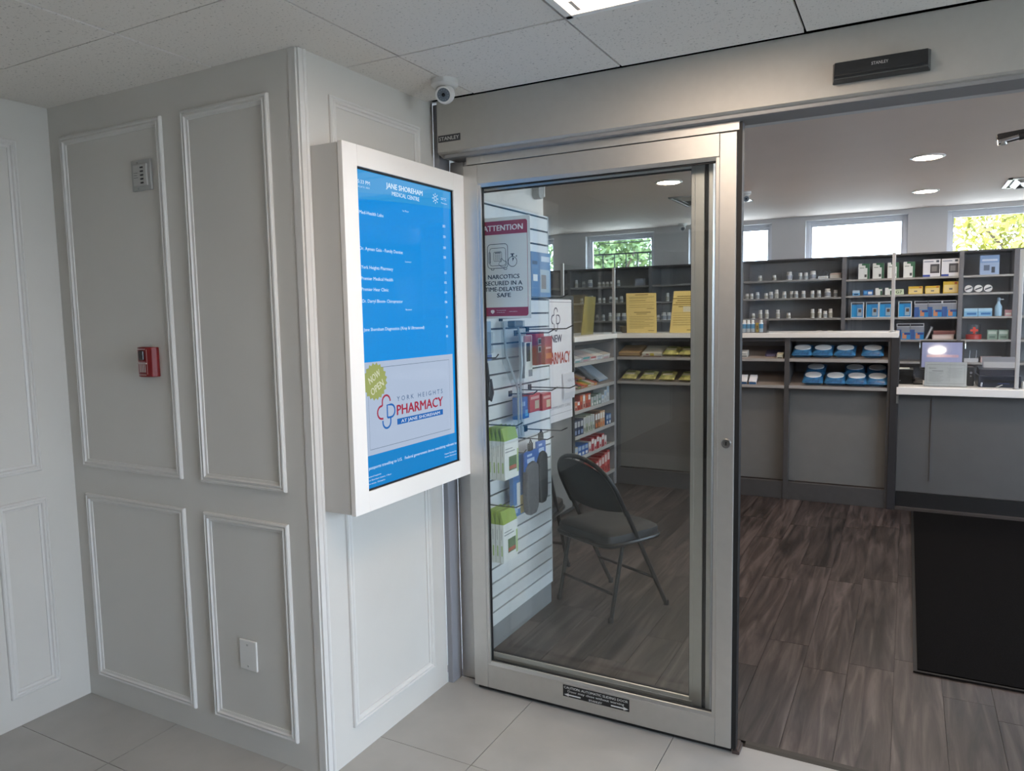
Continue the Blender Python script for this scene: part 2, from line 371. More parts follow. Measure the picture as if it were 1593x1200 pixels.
def screen_mat(h, st):
    m = M(h, .06, emit=st, name='screen_'+h.lstrip('#')); b = m.node_tree.nodes['Principled BSDF']
    b.inputs['Base Color'].default_value = (.01,.01,.012,1); b.inputs['Specular IOR Level'].default_value = .3; return m
FT = ((XB-.0125, 0, 0), (0,1,0), (0,0,1), (1,0,0))
SB = screen_mat('#008fe2', .95)
build('panel', bx(XB-.017, XB-.0125, sy0, sy1, sz0, sz1), SB, tv)
art = MB(); art2 = MB(); art3 = MB()
art.flat([(sy0,1.866),(2.08,1.884),(sy1,1.896),(sy1,sz1),(sy0,sz1)], [(0,1,2,3,4)], FT, .0004, 0)
art2.flat([(sy0,1.885),(2.12,1.910),(sy1,1.93),(sy1,sz1),(sy0,sz1)], [(0,1,2,3,4)], FT, .0006)
art3.rect(sy0, sz0, sy1, 1.058, FT, .0004)
build('colour_band', art, screen_mat('#2c9ce2', .9), tv); build('colour_band', art2, screen_mat('#3fa0e0', .9), tv); build('colour_band', art3, screen_mat('#1487d2', .9), tv)
build('advert_panel', MB().rect(1.818, 1.058, 2.341, 1.358, FT, .0008), screen_mat('#b4c4dc', .9), tv)
ln = MB().ribbon([(1.842,1.076),(2.316,1.076),(2.316,1.338),(1.842,1.338)], .0018, FT, .0010, True)
build('advert_border', ln, screen_mat('#7b8da6', .7), tv)
o_ = .0012; SCW = screen_mat('#d8ecfc', 1.0)
class _TX:
    def text(s_, *a, **k): build('text_line', MB().text(*a, **k), SCW, tv)
tx = _TX(); sun = MB()
tx.text('05:33 PM', 1.819, 1.915, FT, h=.0115, w=.068, off=o_)
tx.text('Mon, Jul 21, 2025', 1.819, 1.903, FT, h=.005, w=.066, off=o_)
tx.text('JANE SHOREHAM', 1.970, 1.920, FT, h=.0175, w=.204, off=o_, bold=.02)
tx.text('MEDICAL CENTRE', 2.000, 1.8985, FT, h=.0135, w=.154, off=o_, bold=.008)
for k in range(8):
    a = k*PI/4; sun.ribbon([(2.254+.012*math.cos(a), 1.921+.012*math.sin(a)), (2.254+.019*math.cos(a), 1.921+.019*math.sin(a))], .0028, FT, o_)
sun.ribbon([(2.254+.0075*math.cos(k*PI/6), 1.921+.0075*math.sin(k*PI/6)) for k in range(12)], .0025, FT, o_, True)
tx.text('22°C', 2.290, 1.922, FT, h=.008, w=.035, off=o_); tx.text('Toronto', 2.290, 1.908, FT, h=.005, w=.04, off=o_)
for s_, yl, yr, z in (('Med-Health Labs', 1.830, 1.950, 1.8225), ('Dr. Ayman Gaia - Family Dentist', 1.826, 2.049, 1.711), ('York Heights Pharmacy', 1.830, 1.992, 1.653), ('Premier Medical Health', 1.828, 1.990, 1.618), ('Premier Hear Clinic', 1.828, 1.964, 1.584), ('Dr. Darryl Bloom- Chiropractor', 1.830, 2.040, 1.547), ('Jane Shoreham Diagnostics (Xray & Ultrasound)', 1.831, 2.162, 1.457)):
    tx.text(s_, yl, z, FT, h=.0108, w=yr-yl, off=o_, bold=.004)
for yl, z, s_ in ((2.055, 1.853, '1st Floor'), (2.061, 1.684, 'Lower'), (2.055, 1.522, 'Basement')):
    tx.text(s_, yl, z, FT, h=.006, w=.036, off=o_)
for s_, z in (('202', 1.824), ('201', 1.786), ('203', 1.746), ('205', 1.711), ('101', 1.655), ('102', 1.619), ('104', 1.583), ('106', 1.548), ('B1', 1.492), ('B3', 1.458), ('B2', 1.422)):
    tx.text(s_, 2.314, z, FT, h=.009, off=o_, align='r', bold=.01)
tx.text('d passports travelling to U.S.   Federal government denies mandating relevant to', 1.818, 1.013, FT, h=.0105, w=.535, off=o_)
for k, (a, b) in enumerate((('General Inquiries', .07), ('Jane Shoreham Centre, 1 Floor', .125), ('Toronto, Ontario', .09))): tx.text(a, 1.822, .9875-.0115*k, FT, h=.005, w=b, off=o_)
for k, a in enumerate(('Digital Signage by', 'Screen Directory')): tx.text(a, 2.35, .985-.0115*k, FT, h=.005, w=.08, off=o_, align='r')
build('sun_icon', sun, SCW, tv)
# advert print
seal = [(1.879+(.062 if k % 2 else .054)*math.cos(k*PI/20), 1.294+(.062 if k % 2 else .054)*math.sin(k*PI/20)) for k in range(40)]
build('seal', MB().flat(seal, [list(range(40))], FT, .0012), screen_mat('#a9b46b', .8), tv)
build('seal_lettering', MB().text('NOW', 1.880, 1.300, FT, h=.024, w=.062, off=.0016, bold=.02, align='c', rot=.45).text('OPEN', 1.892, 1.264, FT, h=.024, w=.070, off=.0016, bold=.02, align='c', rot=.45), screen_mat('#d8dcc0', .9), tv)
def arc(cx_, cy_, r_, a0_, a1_, n=10): return [(cx_+r_*math.cos(math.radians(a0_+(a1_-a0_)*k/n)), cy_+r_*math.sin(math.radians(a0_+(a1_-a0_)*k/n))) for k in range(n+1)]
LX, LZ, q = 1.932, 1.190, .021
red = MB().ribbon(arc(LX, LZ+.033, q, 0, 180)+[(LX-q, LZ+.021)], .0065, FT, .0012).ribbon([(LX-q, LZ+.021)]+arc(LX-.026, LZ, q, 90, 270)+[(LX-.018, LZ-.021)], .0065, FT, .0012)
build('logo_cross', red, screen_mat('#a8304a', .9), tv); red = MB()
red.text('PHARMACY', 1.988, 1.171, FT, h=.035, w=.279, off=.0012, bold=.03)
blu = MB().ribbon([(LX+.004, LZ-.021), (LX+.004, LZ+.021)]+arc(LX+.024, LZ, q, 90, -90)+[(LX+.004, LZ-.021)], .0065, FT, .0012).ribbon([(LX-q, LZ-.028)]+arc(LX, LZ-.034, q, 180, 360)+[(LX+q, LZ-.023)], .0065, FT, .0012)
strip = MB().rect(1.988, 1.138, 2.266, 1.158, FT, .0010)
build('advert_word', red, screen_mat('#a8304a', .9), tv); build('logo_hook', blu, screen_mat('#2166b4', .95), tv); build('advert_strip', strip, screen_mat('#2166b4', .95), tv)
build('advert_word', MB().text('Y O R K', 1.990, 1.2175, FT, h=.0165, w=.096, off=.0012), screen_mat('#4a6a97', .8), tv); build('advert_word', MB().text('H E I G H T S', 2.112, 1.2175, FT, h=.0165, w=.155, off=.0012), screen_mat('#4a6a97', .8), tv)
build('strip_lettering', MB().text('AT JANE SHOREHAM', 2.127, 1.1425, FT, h=.011, w=.235, off=.0016, bold=.01, align='c'), screen_mat('#d7e4f4', .9), tv)

# ------------------------------------------------------------------ automatic sliding door
hd = thing('door_header', (-.5, 2.45, 2.10), 'brushed aluminium sliding-door header across the doorway top', 'door header', kind='structure')
build('cover', MB().prism([(2.39, 2.114), (2.39, CZ-.004), (2.52, CZ-.004), (2.52, 2.10), (2.445, 2.10), (2.43, 2.098), (2.397, 2.108)], 'x', -1.583, .62), M('#c2c0bb', .55, metal=.75, noise=.02, nscale=30, name='brushed_header_cover'), hd)
build('track', bx(-1.565, .62, 2.405, 2.52, 2.094, 2.112), ALU2, hd, bevel=.002)
HF = ((0, 2.39, 0), (1,0,0), (0,0,1), (0,-1,0))
build('name_plate', bx(-1.579, -1.482, 2.3885, 2.39, 2.1495, 2.1745), M('#3c3d3f', .4), hd)
build('lettering', MB().text('STANLEY', -1.5305, 2.1555, HF, h=.0135, w=.088, off=.002, bold=.02, align='c'), M('#c9c9c7', .5), hd)
build('trim_2', MB().box(XT+.001, -1.602, 2.427, 2.50, 0, CZ-.002), M('#8b8b90', .6, name='grey_jamb_paint'), label='grey aluminium door jamb beside the screen wall', cat='door jamb', kind='structure', bevel=.003)
build('trim_3', MB().box(.44, .50, 2.40, 2.56, 0, 2.10), ALU2, label='grey aluminium door jamb at the right of the doorway', cat='door jamb', kind='structure', bevel=.003)
sn = thing('door_sensor', (-.09, 2.37, 2.145), 'long black motion sensor mounted on the door header', 'sensor')
build('housing', MB().add([(-.213,2.39,2.145),(.034,2.39,2.145),(.034,2.39,2.202),(-.213,2.39,2.202),(-.207,2.352,2.147),(.028,2.352,2.147),(.026,2.356,2.196),(-.205,2.356,2.196),(-.207,2.348,2.158),(.028,2.348,2.158)],
      [(0,1,5,4),(4,5,9,8),(8,9,6,7),(7,6,2,3),(0,4,8,7,3),(1,2,6,9,5),(0,3,2,1)]), M('#26282a', .38, name='black_sensor_plastic'), sn, bevel=.0015)
build('lower_lens', bx(-.206, .027, 2.3505, 2.357, 2.1475, 2.1525), M('#4a4c4c', .12), sn)
build('lettering', MB().text('STANLEY', -.09, 2.174, ((0,2.3508,0),(1,0,0),(0,0,1),(0,-1,0)), h=.0085, w=.042, off=.0005, bold=.01, align='c'), M('#c9c9c7', .5), sn)

def door_panel(name, label, x0, x1, ya, yb, z0, z1, sl, sr, rt, rb, cat, extra=None):
    d = thing(name, ((x0+x1)/2, (ya+yb)/2, z0), label, cat, kind='structure')
    build('stile', bx(x0, x0+sl, ya, yb, z0, z1), ALU, d, bevel=.002); build('stile', bx(x1-sr, x1, ya, yb, z0, z1), ALU, d, bevel=.002)
    build('bottom_rail', bx(x0+sl+.0006, x1-sr-.0006, ya+.0006, yb, z0, z0+rb), ALU, d, bevel=.001); build('top_rail', bx(x0+sl+.0006, x1-sr-.0006, ya+.0006, yb, z1-rt, z1), ALU, d, bevel=.001)
    gx0, gx1, gz0, gz1 = x0+sl, x1-sr, z0+rb, z1-rt; k = .012; ym = ya+.018
    def stop(poly, ax, a, b): build('glazing_stop', MB().prism(poly, ax, a, b), ALU, d)
    stop([(ya+.002, gz0), (ya+.006, gz0+k), (ym, gz0+k+.003), (ym, gz0)], 'x', gx0, gx1)
    stop([(ya+.002, gz1), (ya+.006, gz1-k), (ym, gz1-k), (ym, gz1)], 'x', gx0, gx1)
    build('glazing_stop', bx(gx0, gx0+k, ya+.003, ym, gz0, gz1), ALU, d, bevel=.001); build('glazing_stop', bx(gx1-k, gx1, ya+.003, ym, gz0, gz1), ALU, d, bevel=.001)
    gk = MB().box(gx0+k, gx0+k+.004, ym-.006, ym+.004, gz0+k, gz1-k).box(gx1-k-.003, gx1-k, ym-.006, ym+.004, gz0+k, gz1-k).box(gx0+k, gx1-k, ym-.006, ym+.004, gz0+k, gz0+k+.004).box(gx0+k, gx1-k, ym-.006, ym+.004, gz1-k-.005, gz1-k)
    build('gasket', gk, BLACK, d)
    build('glass', bx(gx0, gx1, ym, ym+.006, gz0, gz1), GLASS, d)
    return d
dr = door_panel('door_1', 'glazed aluminium sliding door leaf, standing open before the fixed pane', -1.500, -.489, 2.430, 2.475, .02, 2.061, .062, .054, .071, .096, 'sliding door')
build('carrier_bar', bx(-1.486, -.483, 2.433, 2.475, 2.0645, 2.0935), ALU, dr, bevel=.001)
build('weather_seal', bx(-.489, -.474, 2.436, 2.47, .018, 2.09), BLACK, dr)
build('sweep', bx(-1.49, -.49, 2.445, 2.455, .003, .022), BLACK, dr)
build('lock_cylinder', MB().lathe([(.016,0),(.016,-.006),(.0135,-.009),(.0105,-.009),(.010,-.006)], (-.513, 2.430, 1.069), 20, 'y'), STEEL, dr, smooth=True)
build('keyhole', bx(-.515, -.511, 2.4225, 2.4245, 1.063, 1.075), BLACK, dr)
DF = ((0, 2.430, 0), (1,0,0), (0,0,1), (0,-1,0))
build('caution_sticker', bx(-1.110, -.848, 2.4292, 2.430, .0625, .1080), M('#17181a', .45), dr)
st = MB()
st.text('CAUTION: AUTOMATIC SLIDING DOOR', -.979, .0945, DF, h=.0095, w=.252, off=.0014, bold=.012, align='c').text('Door may close without warning', -.979, .0815, DF, h=.009, w=.222, off=.0014, bold=.012, align='c').text('STANLEY', -.979, .0665, DF, h=.0075, w=.052, off=.0014, bold=.02, align='c')
for sg, cx_ in ((-1, -1.068), (1, -.888)):
    st.rect(cx_-.030, .0685, cx_+.030, .0735, DF, .0014); st.flat([(cx_+sg*.037, .071), (cx_+sg*.018, .0775), (cx_+sg*.018, .0645)], [(0,1,2) if sg < 0 else (0,2,1)], DF, .0015)
build('sticker_lettering', st, M('#d5d5d3', .5), dr)
sl = door_panel('window_6', 'fixed aluminium glass side pane behind the sliding leaf', -1.602, -.606, 2.500, 2.545, .0, 2.098, .062, .033, .11, .118, 'glass pane')
build('brush_strip', bx(-.606, -.593, 2.503, 2.54, 0, 2.098), BLACK, sl); build('interlock', bx(-.593, -.577, 2.498, 2.545, 0, 2.098), ALU, sl, bevel=.002)
build('floor_guide', MB().box(-.486, -.462, 2.438, 2.50, 0, .012).box(-.480, -.468, 2.44, 2.50, .012, .02), M('#4b3f3b', .5), label='small brown floor guide at the foot of the sliding door', cat='door guide', bevel=.002)
build('threshold_strip', MB().prism([(2.498, 0), (2.506, .008), (2.524, .010), (2.532, .001), (2.532, -.005), (2.498, -.005)], 'x', -.455, .44), M('#3a3733', .5), label='dark threshold strip between lobby tiles and wood floor', cat='threshold', kind='structure')

# poster on the fixed pane
ps = thing('attention_poster', (-1.377, 2.515, 1.487), 'white ATTENTION narcotics safe poster with red bands on the glass', 'poster')
PY = 2.5115; PF = ((0, PY, 0), (1,0,0), (0,0,1), (0,-1,0)); PXC = -1.377
build('sheet', bx(-1.494, -1.261, PY, PY+.0015, 1.487, 1.873), M('#d9e0e0', .5), ps)
rd = MB()
def rrect(u0, v0, u1, v1, r_, corners):
    pts = []
    for (cx_, cz_, a0_, on) in ((u1-r_, v0+r_, -90, corners[0]), (u1-r_, v1-r_, 0, corners[1]), (u0+r_, v1-r_, 90, corners[2]), (u0+r_, v0+r_, 180, corners[3])):
        if on: pts += arc(cx_, cz_, r_, a0_, a0_+90, 5)
        else: pts.append((u1 if a0_ in (-90, 0) else u0, v0 if a0_ in (-90, 180) else v1))
    return pts
p1 = rrect(-1.482, 1.808, -1.272, 1.859, .010, (0,1,1,0)); p2 = rrect(-1.482, 1.496, -1.272, 1.530, .010, (1,0,0,1))
rd.flat(p1, [list(range(len(p1)))], PF, .0004).flat(p2, [list(range(len(p2)))], PF, .0004).rect(-1.2735, 1.52, -1.272, 1.82, PF, .0004).rect(-1.482, 1.52, -1.4805, 1.82, PF, .0004)
build('red_bands', rd, M('#9a3340', .5), ps)
BWH = M('#e9e7e5', .5)
build('title_lettering', MB().text('ATTENTION', PXC, 1.8225, PF, h=.0215, w=.172, off=.0009, bold=.03, align='c'), BWH, ps)
for s_, u_, v_, w_ in (('Pharmacies secured', -1.41, 1.517, .04), ('with time-delay safes', -1.41, 1.509, .035), ('www.safe.ca', -1.355, 1.512, .035)): build('small_print', MB().text(s_, u_, v_, PF, h=.004, w=w_, off=.0009), BWH, ps)
build('shield_emblem', MB().flat([(-1.428,1.521),(-1.42,1.519),(-1.42,1.511),(-1.428,1.505),(-1.436,1.511),(-1.436,1.519)], [(0,5,4,3,2,1)], PF, .0009), BWH, ps)
bl = MB()
for s_, z, wd in (('NARCOTICS', 1.6395, .137), ('SECURED IN A', 1.615, .160), ('TIME-DELAYED', 1.592, .166), ('SAFE', 1.569, .060)): bl.text(s_, PXC, z, PF, h=.0165, w=wd, off=.0005, bold=.025, align='c')
bl.ribbon(rrect(-1.446, 1.680, -1.357, 1.772, .014, (1,1,1,1)), .0022, PF, .0005, True).ribbon(rrect(-1.436, 1.690, -1.366, 1.757, .010, (1,1,1,1)), .0018, PF, .0005, True).ribbon(rrect(-1.419, 1.707, -1.384, 1.743, .005, (1,1,1,1)), .0016, PF, .0005, True)
for i in range(3):
    for j in range(3): bl.ribbon([(-1.413+.009*i+.0055*c_, 1.712+.008*j+.005*d_) for c_, d_ in ((0,0),(1,0),(1,1),(0,1))], .0012, PF, .0005, True)
bl.rect(-1.414, 1.737, -1.388, 1.7405, PF, .0005).ribbon(rrect(-1.4405, 1.70, -1.434, 1.742, .003, (1,1,1,1)), .0018, PF, .0005, True)
for xx in (-1.432, -1.376): bl.ribbon([(xx, 1.680), (xx+.003, 1.674), (xx+.012, 1.674), (xx+.015, 1.680)], .0022, PF, .0005)
bl.ribbon(arc(-1.337, 1.703, .019, 0, 360, 20)[:-1], .0022, PF, .0005, True).rect(-1.340, 1.722, -1.334, 1.733, PF, .0005).rect(-1.345, 1.730, -1.329, 1.7335, PF, .0005).ribbon([(-1.322, 1.721), (-1.318, 1.725)], .004, PF, .0005).flat([(-1.337,1.703),(-1.329,1.716),(-1.337,1.718)], [(0,1,2)], PF, .0006)
bl.ribbon([(-1.393, 1.703), (-1.398, 1.695), (-1.385, 1.685), (-1.372, 1.683), (-1.362, 1.695), (-1.364, 1.704), (-1.376, 1.708), (-1.384, 1.718), (-1.388, 1.714), (-1.386, 1.704)], .0020, PF, .0007, True)
build('lettering', bl, M('#22282c', .5), ps)

# lobby dome camera on the ceiling
def dome_camera(x, y, z, aim, label, sc=1.):
    c = thing('dome_camera', (x, y, z), label, 'camera', world=False)
    build('base', MB().lathe([(.047*sc,0),(.047*sc,-.016*sc),(.040*sc,-.024*sc),(.030*sc,-.026*sc)], n=24), M('#d6d5d2', .35), c, smooth=True)
    prof = [(max(.0005, .034*sc*math.sin(PI*k/12)), -.045*sc-.034*sc*math.cos(PI*k/12)) for k in range(13)]
    build('eyeball', MB().lathe(prof, n=24), M('#dedddb', .3), c, smooth='all')
    ax = Vector(aim).normalized(); s1 = ax.orthogonal().normalized(); s2 = ax.cross(s1); o0 = Vector((0,0,-.045*sc))+ax*.026*sc
    fm_ = MB(); n = 20
    for r0, r1, h0, h1, m_ in ((.0275, .0275, -.004, .009, 0), (.0275, .022, .009, .010, 0), (.022, .0005, .008, .008, 1), (.006, .0005, .012, .0125, 2)):
        v = [o0+ax*h0*sc+(s1*math.cos(2*PI*i/n)+s2*math.sin(2*PI*i/n))*r0*sc for i in range(n)]+[o0+ax*h1*sc+(s1*math.cos(2*PI*i/n)+s2*math.sin(2*PI*i/n))*r1*sc for i in range(n)]
        fm_.add(v, [(i, (i+1) % n, n+(i+1) % n, n+i) for i in range(n)], m_)
    build('lens_face', fm_, [M('#dedddb', .3), M('#66707a', .3), M('#1a1c20', .2)], c)
    lm = MB()
    for k in range(12):
        p = o0+ax*.0095*sc+(s1*math.cos(k*PI/6)+s2*math.sin(k*PI/6))*.016*sc
        lm.add([p+s1*.002*sc, p+s2*.002*sc, p-s1*.002*sc, p-s2*.002*sc], [(0,1,2,3)])
    build('infrared_leds', lm, M('#8d959b', .3), c)
    return c
dome_camera(-1.425, 2.205, CZ, (.45, -1, -.42), 'small white dome camera on the tiled ceiling by the door header')

# ------------------------------------------------------------------ the pharmacy shell
f2 = build('floor_2', bx(-4.7, 3.1, 2.50, 8.3, -.2, -.006), M('#3a3533', .8, name='plank_underlay'), label='grey-brown wood plank floor of the pharmacy', cat='floor', kind='structure', org=(0,0,0))
PW = .17; k = 0
x = -2.56
while x < 2.4:
    y = 2.534-random.uniform(.1, 1.0)
    while y < 6.6:
        a, b = max(y, 2.534), min(y+1.13, 6.6); g = .0007
        if b-a > .03: build('plank', bx(x+g, x+PW-g, a+g, b-g, -.006, 0), WOOD, f2)
        y += 1.13
    x += PW
build('ceiling_2', bx(-4.7, 3.1, 2.6, 8.6, CZ2, CZ2+.2), CEIL2, label='smooth painted ceiling over the pharmacy', cat='ceiling', kind='structure')
WIN = [(-4.25, -3.795), (-3.385, -2.555), (-2.16, -1.285), (-.955, -.03), (.300, 1.25), (1.60, 2.60)]
WZ0, WZ1 = 1.55, 2.405
wb = MB(); xs_ = [-4.7]+[q for w_ in WIN for q in w_]+[3.1]
for i in range(0, len(xs_), 2): wb.box(xs_[i], xs_[i+1], 8.2, 8.36, 0, CZ2)
for a, b in WIN: wb.box(a, b, 8.2, 8.36, 0, WZ0).box(a, b, 8.2, 8.36, WZ1, CZ2)
build('wall_back_2', wb, PWALL, label='pale back wall of the pharmacy with high windows', cat='wall', kind='structure')
build('wall_left_2', bx(-4.8, -4.7, 2.55, 8.36, 0, CZ2+.1), PWALL, label='pale left wall behind the pharmacy counter', cat='wall', kind='structure')
wr2 = bx(3.1, 3.2, 2.55, 8.36, 0, 1.55).box(3.1, 3.2, 2.55, 8.36, 2.405, CZ2+.1)
for ya, yb in ((2.55, 3.6), (4.8, 5.1), (6.3, 8.36)): wr2.box(3.1, 3.2, ya, yb, 1.55, 2.405)  # unseen window openings, added to let in more daylight
build('wall_right_2', wr2, PWALL, label='pale right wall of the pharmacy', cat='wall', kind='structure')
build('wall_wing', bx(-1.74, -1.6235, 2.56, 3.385, 0, CZ2), M('#dcdbd8', .5, name='wing_wall_paint'), label='short white wing wall behind the slatwall display', cat='wall', kind='structure')
build('baseboard_wing', bx(-1.622, -1.607, 2.58, 3.385, 0, .105), M('#85878a', .5), label='grey baseboard below the slatwall display', cat='baseboard', kind='structure')
VIN = M('#d6d7dc', .4, name='white_vinyl_window')
WLAB = ['narrow high window left of the grilled window', 'high pharmacy window with a black bar grille outside', 'high pharmacy window beside the dome camera, half behind the door', 'wide bright high window above the bottle shelves', 'high window at the right edge with yellow-green tree outside', 'high back window added beyond the right edge for daylight']  # last window lies out of view, added to admit more daylight
for i, (a, b) in enumerate(WIN):
    wn = thing('window_%d' % (i+1 if i < 5 else 7), ((a+b)/2, 8.30, WZ0), WLAB[i], 'window', kind='structure')
    fr_ = MB().box(a, a+.035, 8.27, 8.33, WZ0, WZ1).box(b-.035, b, 8.27, 8.33, WZ0, WZ1).box(a+.035, b-.035, 8.27, 8.33, WZ0, WZ0+.04).box(a+.035, b-.035, 8.27, 8.33, WZ1-.04, WZ1)
    build('window_frame', fr_, VIN, wn, bevel=.002)
    build('sash', MB().box(a+.035, a+.055, 8.285, 8.32, WZ0+.04, WZ1-.04).box(b-.055, b-.035, 8.285, 8.32, WZ0+.04, WZ1-.04).box(a+.055, b-.055, 8.285, 8.32, WZ1-.058, WZ1-.04).box(a+.055, b-.055, 8.285, 8.32, WZ0+.04, WZ0+.058), VIN, wn)
    build('pane', bx(a+.055, b-.055, 8.30, 8.304, WZ0+.058, WZ1-.058), PLEXI, wn)
gr = thing('window_guard', (-2.98, 8.43, 1.4), 'black bar security grille outside the high window', 'window guard')
IRON = M('#23262a', .6)
for zz in (2.20, 1.62): build('rail', bx(-3.44, -2.50, 8.42, 8.44, zz-.008, zz+.008), IRON, gr)
for kx in range(7): build('bar', MB().lathe([(.007, 1.42), (.007, 2.20)], (-3.40+.145*kx, 8.43, 0), 8), IRON, gr)
for kx in (-3.42, -2.52): build('standoff', bx(kx-.008, kx+.008, 8.355, 8.425, 2.192, 2.208), IRON, gr)
build('upper_frame', MB().tube([(-3.30, 8.43, 2.20), (-3.30, 8.43, 2.33), (-2.58, 8.43, 2.33), (-2.58, 8.43, 2.20)], .006), IRON, gr)

# ceiling fittings of the pharmacy
def pot(x, y, label):
    p = thing('recessed_light', (x, y, CZ2), label, 'ceiling light', 'recessed pot lights of the pharmacy', world=False)
    build('trim_ring', MB().lathe([(.100, 0), (.100, -.004), (.084, -.009), (.078, -.004), (.078, 0)], n=28), M('#e6e3de', .3), p, smooth=True)
    build('lens', MB().lathe([(.079, -.002), (.079, -.005), (.001, -.006)], n=28), M('#ffe8d0', .5, emit=POT, name='lit_pot_lens'), p)
pot(.078, 5.47, 'lit round ceiling light nearest the doorway, above the open floor')
pot(.095, 7.035, 'lit round ceiling light farthest back, near the wide window')
pot(-1.577, 5.415, 'lit round ceiling light seen through the sliding door glass')
pot(-1.59, 3.86, 'added lit round ceiling light near the wing wall')  # invented, unseen pot light that brightens the slatwall and floor
pot(.065, 3.905, 'lit round ceiling light hidden just behind the door header')
pot(1.75, 5.45, 'lit round ceiling light at the right of the pharmacy')
pot(1.75, 7.0, 'lit round ceiling light over the right back shelves')
def vent(x, y, hw, label):
    v = thing('ceiling_vent', (x, y, CZ2), label, 'vent', world=False)
    mm = M('#c9c7c3', .25, metal=.5)
    f_ = MB().box(-hw, hw, -hw, -hw+.03, -.012, 0).box(-hw, hw, hw-.03, hw, -.012, 0).box(-hw, -hw+.03, -hw, hw, -.012, 0).box(hw-.03, hw, -hw, hw, -.012, 0)
    build('frame', f_, mm, v, bevel=.002)
    build('duct', bx(-hw+.03, hw-.03, -hw+.03, hw-.03, -.002, 0), BLACK, v)
    for q in (.80, .58, .36):
        a, b = hw*q, hw*(q-.14); l_ = MB()
        vv = [(-a,-a,-.006),(a,-a,-.006),(a,a,-.006),(-a,a,-.006),(-b,-b,-.030),(b,-b,-.030),(b,b,-.030),(-b,b,-.030),(-b,-b,-.026),(b,-b,-.026),(b,b,-.026),(-b,b,-.026)]
        l_.add(vv, [(0,1,5,4),(1,2,6,5),(2,3,7,6),(3,0,4,7),(4,5,9,8),(5,6,10,9),(6,7,11,10),(7,4,8,11)])
        build('louvre', l_, mm, v)
vent(-1.50, 6.42, .29, 'square metal ceiling vent seen through the door glass')
vent(.88, 6.97, .25, 'square metal ceiling vent at the right edge')
dome_camera(-2.18, 8.02, CZ2, (.35, -1, -.5), 'white dome camera on the pharmacy ceiling by the back windows')
dome_camera(-1.185, 6.22, CZ2, (.5, -1, -.5), 'white dome camera on the pharmacy ceiling beside the metal vent')
am = thing('screen_arm', (1.1, 4.25, 2.2), 'black and chrome ceiling bracket arm at the right edge', 'bracket')
build('bar', MB().prism([(.338, 2.270), (.338, 2.294), (.345, 2.298), (1.14, 2.372), (1.14, 2.344)], 'y', 4.18, 4.21), M('#15161a', .4), am, bevel=.002)
build('chrome_sleeve', MB().tube([(.342, 4.172, 2.257), (.37, 4.172, 2.261), (.405, 4.172, 2.268), (.424, 4.172, 2.272)], .0125, 14), CHROME, am, smooth=True)
build('grip', MB().tube([(.422, 4.175, 2.272), (.50, 4.18, 2.286), (1.1, 4.20, 2.35)], .016, 12), BLK2, am, smooth=True)
build('pivot_knob', MB().lathe([(.012, 2.243), (.014, 2.246), (.014, 2.258), (.010, 2.262)], (.365, 4.172, 0), 14), STEEL, am, smooth=True)
build('drop_pole', MB().lathe([(.02, 2.33), (.02, CZ2)], (1.1, 4.20, 0), 14).lathe([(.06, CZ2-.012), (.06, CZ2)], (1.1, 4.20, 0), 20), BLK2, am, smooth=True)
wsn = thing('wall_sensor', (-1.615, 3.289, 2.06), 'small grey rounded sensor high on the wing wall', 'sensor')
build('body', MB().prism([(3.262, 2.075), (3.270, 2.063), (3.283, 2.058), (3.297, 2.058), (3.310, 2.063), (3.318, 2.075), (3.318, 2.15), (3.262, 2.15)], 'x', -1.622, -1.585), M('#a9a9a7', .4), wsn, bevel=.003)
build('edge_strip', bx(-1.587, -1.582, 3.312, 3.322, 2.07, 2.15), M('#eceae6', .2), wsn)
mt = thing('entrance_mat', (.68, 4.7, 0), 'black ribbed entrance mat on the pharmacy wood floor', 'mat')
def mat_pile():
    return M('#131212', 1., spec=.05, noise=.35, nscale=160, bump=.6, bscale=350, name='black_mat_pile')
build('pile', bx(.075, 1.285, 3.357, 6.06, .002, .012), mat_pile(), mt)
build('border', MB().box(.06, .078, 3.342, 6.075, 0, .008).box(1.282, 1.30, 3.342, 6.075, 0, .008).box(.078, 1.282, 3.342, 3.36, 0, .008).box(.078, 1.282, 6.057, 6.075, 0, .008), M('#0f0f10', .6), mt)

# ------------------------------------------------------------------ slatwall display
sw = thing('slatwall_panel', (-1.614, 2.98, .108), 'white slatwall display panel with hooks inside the door', 'display panel')
build('groove_backing', bx(-1.622, -1.614, 2.60, 3.388, .108, 1.985), M('#3e4146', .7), sw)
z = .108; pitch_ = .0668
SLAT = M('#dfe1e1', .4, name='white_slat_laminate')
while z < 1.98:
    build('slat', bx(-1.614, -1.603, 2.60, 3.390, z, min(z+pitch_-.0085, 1.985)), SLAT, sw); z += pitch_
build('end_cap', bx(-1.622, -1.601, 3.388, 3.394, .108, 1.985), M('#d0d2d2', .4), sw)
HOOK = M('#1d1e22', .35, metal=.5)
def hook(y, z, L, label):
    h_ = MB().tube([(-1.603, y, z), (-1.603+L*.85, y, z+.002), (-1.603+L, y, z+.018)], .0028, 6).box(-1.605, -1.598, y-.014, y+.014, z-.012, z+.014)
    build('display_hook', h_, HOOK, label=label, cat='hook', group='slatwall hooks')
